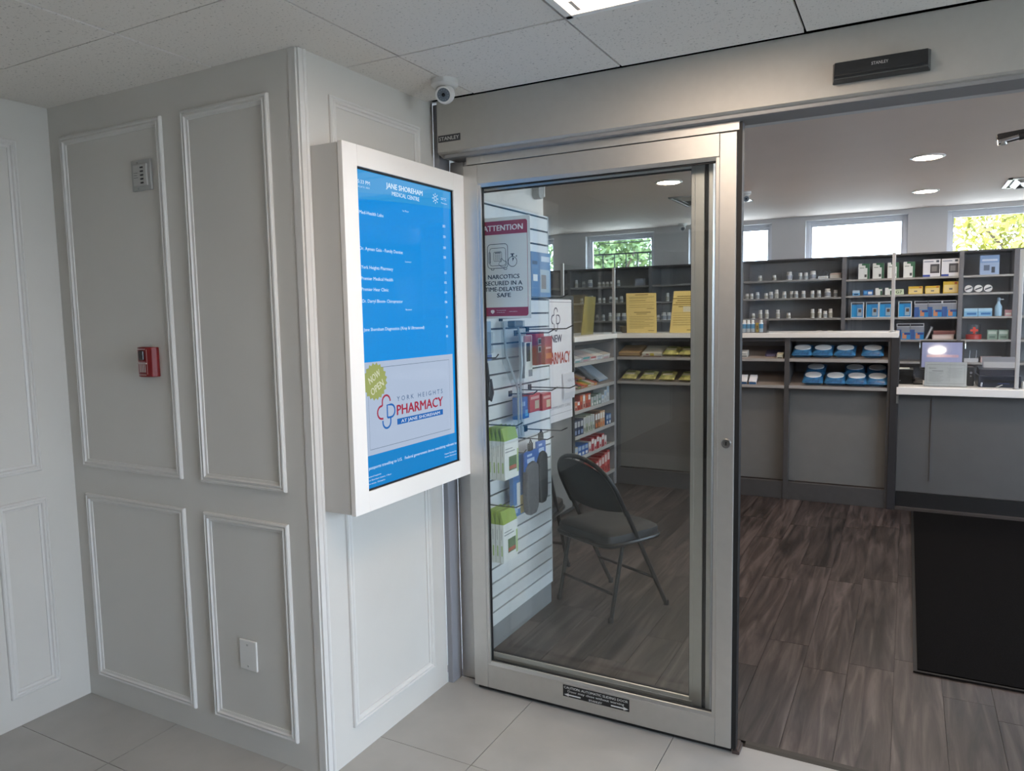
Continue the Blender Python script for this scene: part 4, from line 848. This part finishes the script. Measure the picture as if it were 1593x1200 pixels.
for i, x in enumerate((.175, .322)):
    carton('monitor_box', '%s large white box with dark device photo on the top shelf' % ('left' if i == 0 else 'right'), 'box', (x, BZ+.03, LV2[0]), .138, .158, .09, M('#e0dfe3', .45), [(.42,.2,.95,.72,M('#4b4a4e',.5)), (.5,.3,.8,.6,M('#807d7c',.5)), (.0,.0,.42,.12,M('#3a4fa0',.45)), (.05,.84,.6,.9,M('#8a8fa0',.5)), (.75,.82,.92,.94,M('#444a58',.5))], group='large white device boxes')
carton('small_kit_box', 'small pale blue box at the left of the second kit shelf', 'box', (-.449, BZ+.04, LV2[1]), .062, .050, .06, SKYB, [(.0,.5,1,1,M('#b9cfe0',.45)), (.2,.15,.8,.35,NAVY)])
carton('small_kit_box', 'small dark blue patterned box on the second kit shelf', 'box', (-.345, BZ+.04, LV2[1]), .085, .050, .06, M('#2f6bb0', .45), [(.1,.3,.4,.8,SKYB), (.5,.2,.9,.7,M('#dfe5ea',.45))])
for i, x in enumerate((-.255, -.172)): carton('small_green_box', '%s small white and green box on the second kit shelf' % ('left' if i == 0 else 'right'), 'box', (x, BZ+.04, LV2[1]), .056, .066, .06, WHT, [(.75,.0,1,.6,GB), (.5,.85,1,1,GB)], group='small white and green boxes')
g7 = thing('strip_box', (-.085, BZ+.04, LV2[1]), 'small white box printed G7 beside the shield post', 'box', world=False)
build('carton', bx(-.04, .04, 0, .06, 0, .05), M('#c9d8b9', .45), g7); build('lettering', MB().text('G7', 0, .012, ((0,0,0),(1,0,0),(0,0,1),(0,-1,0)), h=.026, w=.05, off=.0006, bold=.02, align='c'), M('#3a4a40', .5), g7)
for i, (x, h_) in enumerate(((.051, .072), (.187, .072), (.331, .108))):
    carton('yellow_box', ['left low yellow box on the second kit shelf', 'middle low yellow box on the second kit shelf', 'tall yellow box at the right of the second kit shelf'][i], 'box', (x, BZ+.04, LV2[1]), .118, h_, .07, M('#d3b03c', .45), [(.05,.1,.95,.72,M('#e6cf8f',.45)), (.4,.3,.62,.45,M('#6b6a70',.5)), (.75,.78,.92,.92,M('#b5503a',.45))], group='yellow boxes on the kit shelf')
BLB = M('#2f86c4', .45)
for i, x in enumerate((-.433, -.304, -.190, -.030)):
    carton('blue_kit_box', '%s white-edged blue box from the left on the third kit shelf' % ORD[i], 'box', (x, BZ+.03, LV2[2]), .112, .148, .07, M('#d7dde2', .45), [(.05,.05,.92,.95,BLB), (.08,.86,.92,.97,M('#3a3f4a',.45)), (.5,.12,.85,.62,M('#9cb4c4',.45)), (.58,.35,.8,.55,M('#5c4a44',.5)), (.05,.05,.4,.8,M('#2a9ad8',.45))], group='white-edged blue boxes')
def tens(x, z, label): 
    return carton('pain_kit_box', label, 'box', (x, BZ+.02, z), .115, .148, .07, M('#8f949e', .45), [(0,.8,1,1,M('#c9ccd2',.45)), (0,0,.35,.62,M('#3f5f9a',.45)), (.35,.0,1,.45,BLB), (.05,.84,.95,.97,M('#2a2d38',.45)), (.42,.05,.72,.42,M('#c98a66',.45)), (.55,.3,.98,.42,M('#3b4a8a',.45))], group='blue and orange pain kit boxes')
for i, x in enumerate((.103, .210, .327)): tens(x, LV2[2], '%s blue and orange kit box from the left on the third shelf' % ORD[i])
for i, x in enumerate((-.036, .073)): tens(x, LV2[3], '%s blue and orange kit box from the left on the fourth shelf' % ORD[i])
carton('leaning_book', 'thin grey book leaning beside the reddish boxes', 'book', (.150, BZ+.06, LV2[3]), .018, .125, .12, M('#9a9da0', .5), [(.3,.1,.7,.9,M('#c0c2c4',.5))], roll_=.38)
carton('white_box', 'low white box under the reddish folder on the fourth shelf', 'box', (.285, BZ+.05, LV2[3]), .17, .045, .12, M('#c9b6b0', .5), [(.05,.2,.9,.7,M('#dccdc6',.5))])
carton('red_folder', 'reddish-brown folder box lying on the white box', 'box', (.295, BZ+.05, LV2[3]+.046), .175, .035, .13, M('#7a4a46', .5), [(.02,.6,.98,.9,M('#8d6058',.5))])
carton('pale_blue_box', 'tall pale blue device box alone on the top right shelf', 'box', (.622, BZ+.03, LV2[0]), .145, .172, .08, M('#9db1cf', .45), [(.0,.62,1,1,M('#7f9cc6',.45)), (.2,.22,.5,.5,M('#5c6a80',.5)), (.6,.1,.78,.4,M('#39424f',.5)), (.1,.7,.9,.8,M('#c3d0e4',.45))])
for i, x in enumerate((.470, .545, .618)):
    t_ = thing('round_tin', (x, BZ+.03, LV2[1]), '%s of three round white tins standing on edge' % ORD[i], 'tin', 'round tins on the shelf', world=False)
    build('can', MB().lathe([(.034, 0), (.036, .003), (.036, .025), (.034, .028)], (0, 0, .036), 20, 'y'), M('#8b8d92', .35, metal=.5), t_, smooth=True)
    build('lid_label', MB().lathe([(.031, -.0008), (.001, -.001)], (0, 0, .036), 20, 'y'), M('#dcdcda', .5), t_)
    build('stripe', MB().ribbon([(-.024, .026), (.024, .046)], .012, ((0,-.002,0),(1,0,0),(0,0,1),(0,-1,0)), 0.), M('#4a4f58', .5), t_)
for i, x in enumerate((.495, .603)): carton('low_blue_box', '%s low light-blue box on the third narrow shelf' % ('left' if i == 0 else 'right'), 'box', (x, BZ+.03, LV2[2]), .105, .072, .07, M('#7fb4d8', .45), [(.0,.62,1,1,M('#a9cfe4',.45)), (.2,.2,.9,.45,M('#2f6fae',.45))], group='low light-blue boxes')
t_ = thing('spray_bottle', (.705, BZ+.07, LV2[2]), 'pale blue spray bottle on the third narrow shelf', 'bottle', world=False)
build('body', MB().lathe([(.026, 0), (.028, .004), (.028, .085), (.012, .115), (.011, .13)], n=14), M('#9fc4dc', .3), t_, smooth=True)
build('cap', MB().lathe([(.013, .13), (.013, .155), (.008, .165)], n=12), M('#7f97ac', .4), t_, smooth=True); build('nozzle', bx(.008, .036, -.006, .006, .143, .153), M('#e6e6e6', .4), t_)
carton('pink_pack', 'small pink pack at the end of the third narrow shelf', 'pack', (.778, BZ+.04, LV2[2]), .05, .055, .05, M('#c79aa0', .5), [(.1,.2,.9,.5,WHT)])
t_ = thing('first_aid_tub', (.526, BZ+.08, LV2[3]), 'red first aid tub with a cross on the fourth shelf', 'tub', world=False)
build('base', MB().lathe([(.058, 0), (.062, .004), (.062, .042), (.056, .046)], n=24), M('#a8322e', .35), t_, smooth=True)
build('clear_cover', MB().lathe([(.052, .046), (.052, .13), (.046, .136)], n=24), FILM, t_, smooth=True)
build('cross', MB().box(-.010, .010, -.056, -.053, .052, .112).box(-.030, -.010, -.056, -.053, .072, .092).box(.010, .030, -.056, -.053, .072, .092), M('#d0412f', .4), t_)
for i, x in enumerate((.665, .748)): carton('green_carton', '%s pale green carton beside the first aid tub' % ('left' if i == 0 else 'right'), 'box', (x, BZ+.04, LV2[3]), .075, .085, .06, M('#7d9486', .5), [(.1,.55,.9,.85,M('#b3c0b6',.5)), (.2,.15,.8,.35,M('#5a6f62',.5))], group='pale green cartons')
t_ = thing('wire_tray', (.50, BZ+.05, LV2[4]), 'white wire tray on the lowest visible shelf', 'tray', world=False)
build('tray', MB().box(-.07, .07, 0, .12, 0, .006).box(-.07, .07, 0, .004, .006, .035).box(-.07, -.066, 0, .12, .006, .035).box(.066, .07, 0, .12, .006, .035), M('#c3c4c6', .4), t_)
for xx in (-.05, .0, .05): build('pen', MB().tube([(xx, .06, .006), (xx+.006, .065, .105)], .004, 8), M('#b9bcc2', .4), t_)
carton('pink_box', 'flat pink and white box on the lowest visible shelf', 'box', (.665, BZ+.04, LV2[4]), .16, .05, .1, M('#c9b0ae', .5), [(.05,.2,.5,.8,M('#d9cbc8',.5)), (.55,.3,.9,.7,M('#a87a78',.5))])
carton('white_card', 'white card leaning at the left of the lowest shelf', 'card', (-.09, BZ+.03, LV2[4]), .045, .165, .006, WHT, [(.1,.1,.9,.6,M('#cfd2d4',.5))], roll_=-.12)

# ------------------------------------------------------------------ on the counters
def pouch(nx, ny, w_, d_, h_):
    v = []; f = []
    for side in (0, 1):
        for j in range(ny+1):
            for i in range(nx+1):
                a, b = -1+2*i/nx, -1+2*j/ny
                t = ((1-a**4)*(1-b**4))**.6
                pin = 1-.05*(1-abs(b))*abs(a)**3
                v.append((a*w_/2*pin, (b+1)*d_/2, h_*(.5+.5*t) if side else h_*(.5-.5*min(1, t*1.4))))
    W = nx+1
    for j in range(ny):
        for i in range(nx):
            q = [j*W+i, j*W+i+1, (j+1)*W+i+1, (j+1)*W+i]; o = (ny+1)*W
            f.append(q[::-1]); f.append([k+o for k in q])
    ring = list(range(W))+[j*W+nx for j in range(1, ny+1)]+[ny*W+i for i in range(nx-1, -1, -1)]+[j*W for j in range(ny-1, 0, -1)]
    for a, b in zip(ring, ring[1:]+ring[:1]): f.append((a, b, b+(ny+1)*W, a+(ny+1)*W))
    return MB().add(v, f)
TILT = math.atan2(.09, .304)
def make_wipes():
    o = thing('wipes_pack', (0,0,0), 'x', 'wipes pack', 'blue wet wipes packs', world=False)
    build('pouch', pouch(10, 8, .152, .17, .052), M('#2f6794', .35, noise=.4, nscale=30, name='blue_wipes_film'), o, smooth=True)
    v = [(.060*math.cos(2*PI*k/24), .085+.046*math.sin(2*PI*k/24), .0545) for k in range(24)]; v2 = [(x, y, .048) for x, y, z in v]
    build('lid', MB().add(v+v2, [list(range(24))]+[(k, k+24, (k+1) % 24+24, (k+1) % 24) for k in range(24)]), M('#f3f6f7', .35), o)
    fr = ((0, .012, .028), (1,0,0), (0,.45,.89), (0,-.89,.45))
    build('print', MB().rect(-.055, -.004, -.02, .006, fr, .006).rect(-.01, -.004, .05, .006, fr, .006), M('#123a7a', .4), o)
    return o
wp = make_wipes(); first = True
def place_wipes(x, y, z, label):
    global first
    o = wp if first else copy_tree(wp); first = False
    o.location = Vector((x, y, z))*S; o.rotation_euler = (TILT+.12, 0, random.uniform(-.03, .03)); o['label'] = label
def zt(level, y): return level+.004+(y-(CY-.004))*.09/.304
for i, x in enumerate((-.722, -.576, -.418, -.228)): place_wipes(x, CY+.02, zt(1.112, CY+.02)+.001, '%s blue wipes pack from the left on the upper counter shelf' % ORD[i])
for i, x in enumerate((-.640, -.482, -.332, -.190)): place_wipes(x, CY+.01, zt(.902, CY+.01)+.001, '%s blue wipes pack from the left, lower shelf front row' % ORD[i])
for i, x in enumerate((-.636, -.352, -.196)): place_wipes(x, CY+.13, zt(.902, CY+.13)+.022, '%s blue wipes pack from the left, lower shelf back row' % ORD[i])
def make_bag():
    o = thing('lozenge_bag', (0,0,0), 'x', 'bag', 'yellow lozenge bags', world=False)
    build('pouch', pouch(8, 8, .135, .16, .040), M('#c6be78', .4, noise=.45, nscale=26, name='yellow_foil_bag'), o, smooth=True)
    fr = ((0, .02, .036), (1,0,0), (0,1,0), (0,0,1))
    build('print', MB().rect(-.040, .025, .042, .062, fr, .0045, 0).rect(-.045, .075, .035, .10, fr, .0045, 1).rect(-.05, .0, -.01, .018, fr, .0045, 2), [M('#e3ddc6', .45), M('#77874c', .45), M('#95a556', .45)], o)
    return o
bg_ = make_bag(); firstb = True
def place_bag(x, y, z, label):
    global firstb
    o = bg_ if firstb else copy_tree(bg_); firstb = False
    o.location = Vector((x, y, z))*S; o.rotation_euler = (TILT+.05, 0, random.uniform(-.08, .08)); o['label'] = label
for i, x in enumerate((-1.765, -1.625)): place_bag(x, CY+.02, zt(1.112, CY+.02)+.003, '%s yellow bag on the upper shelf below the notices' % ('left' if i == 0 else 'right'))
for i, x in enumerate((-2.13, -1.96, -1.795, -1.625)): place_bag(x, CY+.012, zt(.902, CY+.012)+.003, '%s yellow bag from the corner on the lower counter shelf' % ORD[i])
carton('cardboard_tray', 'flat brown cardboard box on the upper shelf by the corner', 'box', (-2.125, CY+.02, zt(1.112, CY+.02)), .19, .035, .2, M('#a88a5e', .6), [(.0,.0,1,.25,M('#5a4636',.6)), (.1,.4,.9,.6,M('#b89a6c',.6))], tilt=TILT)
carton('white_tray', 'flat white and yellow box beside the cardboard box', 'box', (-1.925, CY+.02, zt(1.112, CY+.02)), .17, .032, .2, M('#d6d2c6', .5), [(.42,.2,.62,1,M('#d2bd4a',.5)), (.05,.0,1,.25,M('#6b4a44',.5)), (.2,.5,.34,.8,M('#a0403a',.5))], tilt=TILT)
carton('white_carton', 'small white carton alone on the left of the upper shelf', 'box', (-1.16, CY+.03, zt(1.112, CY+.03)), .052, .040, .07, M('#d5d6d2', .5), [(.1,.1,.9,.35,M('#7b7d78',.5)), (.2,.6,.8,.8,M('#a9aca6',.5))], tilt=TILT)
carton('purple_pack', 'flat dark purple pack on the nearly empty upper shelf', 'pack', (-.945, CY+.05, zt(1.112, CY+.05)), .11, .022, .1, M('#4a4660', .45), [(.1,.3,.7,.7,M('#8a86a8',.45))], tilt=TILT)
carton('cream_carton', 'small cream carton at the right end of the upper shelf', 'box', (-.885, CY+.015, zt(1.112, CY+.015)), .045, .030, .06, M('#d6d2bc', .5), [(.1,.0,.9,.3,M('#5c5a52',.5))], tilt=TILT)
for i, x in enumerate((-1.225, -1.16, -1.088)):
    carton('blue_white_carton', '%s blue and white carton from the left, nearly empty lower shelf' % ORD[i], 'box', (x, CY+.012, zt(.902, CY+.012)), .055, .028, .085, M('#e0e2e8', .45), [(.0,.0,1,.75,M('#4a80b8',.45)), (.1,.8,.9,.95,WHT)], tilt=TILT+.35, group='blue and white cartons')
ds = thing('sanitizer_stand', (-1.085, CY+.0, 1.322), 'clear tray of blue and white bottles on the tall counter', 'tray', world=False)
build('tray', MB().box(-.102, .102, .0, .10, 0, .004).box(-.102, .102, .0, .003, .004, .07).box(-.102, -.099, .0, .10, .004, .105).box(.099, .102, .0, .10, .004, .105).box(-.102, .102, .097, .10, .004, .11), FILM, ds)
build('header_card', bx(-.09, .1, .100, .103, 0, .10), M('#cdb9b0', .5), ds)
for i, x in enumerate((-.078, -.045, -.012, .052)):
    t_ = thing('gel_bottle', (-1.085+x, CY+.035, 1.327), '%s small blue-label bottle from the left in the clear tray' % ORD[i], 'bottle', 'small bottles in the clear tray', world=False)
    build('body', MB().lathe([(.014, 0), (.0155, .003), (.0155, .070), (.010, .080)], n=12), M('#dfe3e6', .3), t_, smooth=True); build('cap', MB().lathe([(.011, .080), (.011, .096), (.009, .098)], n=12), WHT, t_, smooth=True)
    build('label_wrap', MB().lathe([(.0158, .030), (.0158, .066)], n=12), M('#58a4cf', .4), t_)
carton('yellow_card', 'small yellow card between the bottles in the clear tray', 'card', (-1.062, CY+.03, 1.327), .022, .075, .004, M('#cdb35a', .5), [(.2,.3,.8,.7,M('#8a6f3a',.5))])
t_ = thing('round_basket', (-2.215, CY+.19, 1.322), 'small round brown basket on the counter corner', 'basket', world=False)
build('bowl', MB().lathe([(.035, 0), (.05, .03), (.052, .06), (.049, .06), (.046, .03), (.001, .008)], n=20), M('#6f6258', .7, noise=.3, nscale=60), t_, smooth=True); build('rim', MB().tube([(.051*math.cos(k*PI/10), .051*math.sin(k*PI/10), .06) for k in range(20)], .004, 6, closed=True), M('#8a7b6c', .6), t_)

LW = .922
mo = thing('monitor', (.235, 6.42, LW), 'desktop monitor with a pale screen behind the paper holder', 'monitor')
build('casing', bx(.085, .375, 6.44, 6.47, 1.04, 1.262), BLK2, mo, bevel=.004)
mscr = M('#8f93b4', .06, emit=.38, name='monitor_screen')
build('screen', bx(.097, .363, 6.436, 6.441, 1.052, 1.246), mscr, mo)
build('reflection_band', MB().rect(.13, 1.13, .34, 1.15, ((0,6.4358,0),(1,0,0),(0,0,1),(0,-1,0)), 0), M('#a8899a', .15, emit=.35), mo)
build('stand', MB().box(.21, .255, 6.525, 6.545, LW+.01, 1.10).box(.15, .315, 6.42, 6.58, LW, LW+.012), BLK2, mo, bevel=.003)
for xx in (.080, .380): build('clip', MB().tube([(xx, 6.435, 1.20), (xx, 6.43, 1.235), (xx, 6.435, 1.255)], .005, 8), CHROME, mo)
for o_m in mo.children:
    if o_m.name.split('.')[0] != 'stand': o_m.rotation_euler = (math.radians(-14.5), 0, math.radians(-2.4))
ph = thing('paper_holder', (.25, 6.20, LW), 'upright acrylic sign holder with a printed sheet on the low counter', 'sign holder')
build('holder', MB().box(.115, .385, 6.200, 6.204, LW, 1.104).box(.115, .385, 6.19, 6.27, LW, LW+.004), PLEXI, ph); build('sheet', bx(.118, .382, 6.205, 6.207, LW+.005, 1.101), M('#e6e5e1', .6), ph)
HFm = ((0, 6.2045, 0), (1,0,0), (0,0,1), (0,-1,0)); pm = MB().ribbon([(.131, .945), (.369, .945), (.369, 1.082), (.131, 1.082)], .0018, HFm, .0006, True)
pm.text('Notice', .145, 1.052, HFm, h=.012, off=.0006).rect(.165, 1.035, .235, 1.039, HFm, .0006)
for k in range(8): pm.rect(.145, 1.024-.0095*k, .235-.01*(k % 3), 1.0255-.0095*k, HFm, .0006).rect(.262, 1.055-.0095*k, .352-.012*(k % 2), 1.0562-.0095*k, HFm, .0006)
build('print', pm, M('#8b8a88', .6), ph)
pn = thing('printer', (.58, 6.35, LW), 'dark navy printer with grey paper tray on the low counter', 'printer')
NV = M('#1d2334', .35, name='navy_printer_plastic')
build('body', bx(.455, .715, 6.24, 6.52, LW, 1.005), NV, pn, bevel=.008); build('upper_body', MB().prism([(6.27, 1.005), (6.30, 1.045), (6.52, 1.06), (6.52, 1.005)], 'x', .462, .708), NV, pn, bevel=.004)
build('paper_tray', MB().prism([(6.40, 1.045), (6.48, 1.128), (6.486, 1.124), (6.406, 1.041)], 'x', .492, .712), M('#7d8088', .45), pn); build('tray_paper', MB().prism([(6.396, 1.047), (6.476, 1.12), (6.478, 1.118), (6.398, 1.045)], 'x', .50, .70), M('#a0a2a6', .6), pn)
build('output_slot', bx(.49, .68, 6.236, 6.242, .955, .975), M('#0e0f14', .3), pn); build('badge', bx(.575, .645, 6.2375, 6.2405, .948, .958), M('#3d4a78', .3), pn)
build('cable_tag', MB().tube([(.478, 6.232, .955), (.474, 6.225, .935), (.478, 6.225, LW+.006)], .006, 8), M('#b9bfca', .4), pn); build('paper_tip', MB().add([(.56,6.236,LW+.004),(.60,6.232,.945),(.606,6.232,.941),(.575,6.236,LW+.002)], [(0,1,2,3)]), PAPER, pn)
cb = thing('card_terminal', (-.02, 6.42, LW), 'black cash drawer box with a white slip on top', 'cash drawer')
build('case', bx(-.075, .045, 6.34, 6.50, LW, 1.035), M('#1a1b1d', .4), cb, bevel=.004); build('slip', bx(-.06, .02, 6.35, 6.44, 1.035, 1.041), PAPER, cb); build('indicator', bx(-.045, -.04, 6.337, 6.341, .945, .95), M('#b9bcc0', .3), cb)
hs_ = thing('desk_phone', (.075, 6.37, LW), 'small black desk phone left of the paper holder', 'phone')
build('base', MB().prism([(6.31, LW), (6.31, LW+.015), (6.44, LW+.045), (6.44, LW)], 'x', .045, .11), BLK2, hs_, bevel=.003); build('handset', MB().tube([(.05, 6.33, LW+.035), (.05, 6.345, LW+.045), (.05, 6.42, LW+.062), (.05, 6.435, LW+.058)], .010, 8), BLK2, hs_, smooth=True)
build('silver_keys', MB().box(.072, .102, 6.335, 6.345, LW+.022, LW+.026), STEEL, hs_)
t_ = thing('label_printer', (.41, 6.36, LW), 'slim black device between paper holder and printer', 'device')
build('case', bx(.392, .436, 6.31, 6.44, LW, 1.06), M('#15161a', .35), t_, bevel=.005); build('knob', MB().lathe([(.009, 6.300), (.009, 6.311)], (.414, 0, 1.02), 12, 'y'), CHROME, t_); build('button', MB().lathe([(.006, 6.302), (.006, 6.311)], (.414, 0, .995), 12, 'y'), STEEL, t_)
carton('white_slip_box', 'small white box at the right end of the low counter', 'box', (.745, 6.22, LW), .05, .045, .06, WHT, [(.1,.2,.9,.5,M('#c9cbd0',.5))])

# ------------------------------------------------------------------ goods on the side display counter (face +X)
def side_row(level, y0_, specs, zs, nm, cat, labelfmt, tilt=0., dx=-.012, group=None):
    y = y0_
    for i, (wd, h_, base, art) in enumerate(specs):
        z_ = LSZ[level]
        if tilt: z_ = LSZ[level]+.004+(-dx+.002)*.09/.302
        carton(nm, labelfmt % ORD[i], cat, (LX1+dx, y+wd/2, z_+.0005), wd-.004, h_, zs, base, art, rz=R90, tilt=tilt, group=group)
        y += wd
    return y
def two(c1, c2): return [(.1,.55,.9,.9,c1), (.2,.1,.8,.35,c2)]
PNK, GRY, LBL = M('#c08a98', .45), M('#b3b7bb', .45), M('#9fb4cc', .45)
side_row(0, 5.20, [(.15, .035, GRY, two(WHT, TEAL)), (.17, .04, M('#b9b4b8', .45), two(TEAL, PNK)), (.14, .035, M('#d2c4c0', .45), two(REDP, WHT)), (.14, .036, WHT, two(GRY, LBL)), (.17, .038, M('#c9c4be', .45), two(WHT, PNK))], .17, 'soft_pack', 'pack', '%s pastel flat pack from the banner, top side shelf', TILT, group='pastel packs on the side shelf')
CND = [M('#c9a08a', .45), M('#2b2a2d', .45), M('#b23a34', .45), M('#d09a3f', .45), M('#8a9a4a', .45), M('#d9d2c8', .45), M('#a84f3f', .45), M('#ba8f80', .45)]
side_row(1, 5.20, [(.068, .022, CND[k % 8], [(.1,.2,.9,.8,CND[(k*3+1) % 8])]) for k in range(7)], .09, 'candy_bar', 'candy', '%s candy bar from the banner, front row of second side shelf', TILT, group='candy bars on the side shelf')
side_row(1, 5.21, [(.068, .026, CND[(k*5+2) % 8], [(.1,.2,.9,.8,CND[(k*3+5) % 8])]) for k in range(7)], .09, 'candy_bar', 'candy', '%s candy bar from the banner, back row of second side shelf', TILT, dx=-.125, group='candy bars on the side shelf')
carton('magazine', 'blue and white magazine leaning near the counter corner', 'magazine', (LX1-.03, 5.87, .93), .20, .015, .25, M('#a9b8c8', .4), [(.0,.3,.4,.9,SKYB)], rz=R90, tilt=.62)
carton('magazine', 'grey magazine leaning behind the blue and white one', 'magazine', (LX1-.075, 5.79, .948), .20, .015, .24, M('#7f8488', .4), [(.1,.2,.9,.8,GRY)], rz=R90, tilt=.62)
y_ = side_row(2, 5.21, [(.055, .075 if k < 2 else .115, M('#b8452f', .45) if k % 3 else M('#c9a89a', .45), two(WHT if k % 2 else ORNG, M('#8a2a22', .45))) for k in range(6)], .1, 'medicine_box', 'box', '%s red medicine box from the banner, third side shelf', group='red boxes on the third side shelf')
y_ = side_row(2, y_+.01, [(.055, .075+.005*k, M('#6f8f86', .45) if k % 2 else M('#aebab4', .45), two(GRY, WHT)) for k in range(4)], .1, 'medicine_box', 'box', '%s grey-green medicine box after the red ones, third side shelf', group='grey-green boxes on the third side shelf')
side_row(2, y_+.01, [(.062, .07+.035*k, M('#c9d0d4', .45), two(LBL, GRY)) for k in range(3)], .1, 'medicine_box', 'box', '%s white carton by the corner end, third side shelf', group='white cartons on the third side shelf')
y_ = side_row(3, 5.20, [(.062, .125, NAVY, two(GRY, M('#7f93b8', .45))) for k in range(3)], .1, 'medicine_box', 'box', '%s navy box from the banner, fourth side shelf', group='navy boxes on the fourth side shelf')
y_ = side_row(3, y_, [(.048, .13+.008*(k % 2), M('#a8b09a', .45) if k % 2 else M('#c2c2bc', .45), two(GRY, M('#6f7a68', .45))) for k in range(5)], .1, 'medicine_box', 'box', '%s pale grey box after the navy ones, fourth side shelf', group='pale grey boxes on the fourth side shelf')
y_ = side_row(3, y_+.01, [(.055, .135, BRN if k < 2 else M('#cda27c', .45), two(WHT, ORNG)) for k in range(4)], .1, 'medicine_box', 'box', '%s brown and tan box on the fourth side shelf', group='brown boxes on the fourth side shelf')
side_row(3, y_+.03, [(.06, .09, M('#35619a', .45), two(LBL, WHT)) for k in range(2)], .1, 'medicine_box', 'box', '%s blue box by the corner end, fourth side shelf', group='blue boxes on the fourth side shelf')
y_ = side_row(4, 5.20, [(.07, .085, BLUP if k else M('#c2b9a0', .45), two(LBL, WHT)) for k in range(4)], .1, 'medicine_box', 'box', '%s blue box from the banner, fifth side shelf', group='blue boxes on the fifth side shelf')
side_row(4, y_+.01, [(.058, .085+.025*(k % 2), REDP if k % 2 else M('#d2c0c0', .45), two(WHT, M('#a8303a', .45))) for k in range(7)], .1, 'medicine_box', 'box', '%s red and white box after the blue ones, fifth side shelf', group='red and white boxes on the fifth side shelf')
side_row(5, 5.32, [(.065, .07+.013*k, M('#b8403f', .45) if k % 2 else M('#c9655c', .45), two(M('#e0c9c4', .45), M('#8f2a2a', .45))) for k in range(10)], .1, 'medicine_box', 'box', '%s red box from the chair, lowest side shelf', group='red boxes on the lowest side shelf')

# ------------------------------------------------------------------ outside the back windows
build('ground', bx(-40, 40, -40, 60, -.45, -.25), M('#b9b2a6', .9), label='pale paved ground outside the building', cat='ground', kind='structure')
def tree(x, y, h_, rx, hexs, label, n):
    t_ = thing('tree', (x, y, -.25), label, 'tree', 'trees outside the back windows')
    tk = MB().tube([(x, y, -.25), (x+.05, y, h_*.35), (x-.05, y+.05, h_*.7)], .09, 8)
    for k in range(7):
        a = k*2.4; tk.tube([(x, y, h_*.3+.08*k), (x+rx*.55*math.cos(a), y+rx*.55*math.sin(a), h_*.45+.18*k)], .025, 6)
    build('trunk', tk, M('#5a4a3c', .8), t_)
    lf = MB()
    for k in range(n):
        a, b, r_ = random.uniform(0, 2*PI), random.uniform(-1, 1), random.random()**.45
        p = Vector((x+rx*r_*math.cos(a)*math.sqrt(1-b*b), y+rx*r_*math.sin(a)*math.sqrt(1-b*b), h_*.62+h_*.45*r_*b))
        d = Vector((random.gauss(0,1), random.gauss(0,1), random.gauss(0,1))).normalized(); e = d.orthogonal().normalized(); s_ = random.uniform(.04, .09)
        lf.add([p-d*s_, p+e*s_*.55, p+d*s_, p-e*s_*.55], [(0,1,2,3)], random.randrange(2))
    build('foliage', lf, [M(hexs[0], .6), M(hexs[1], .6)], t_, kind='stuff')
tree(-5.3, 14.0, 3.9, 1.5, ('#46592a', '#5c6d38'), 'green leafy tree outside the grilled window', 6500)
tree(1.95, 14.5, 4.6, 1.7, ('#85832e', '#9c9440'), 'yellow-green leafy tree outside the rightmost window', 7500)
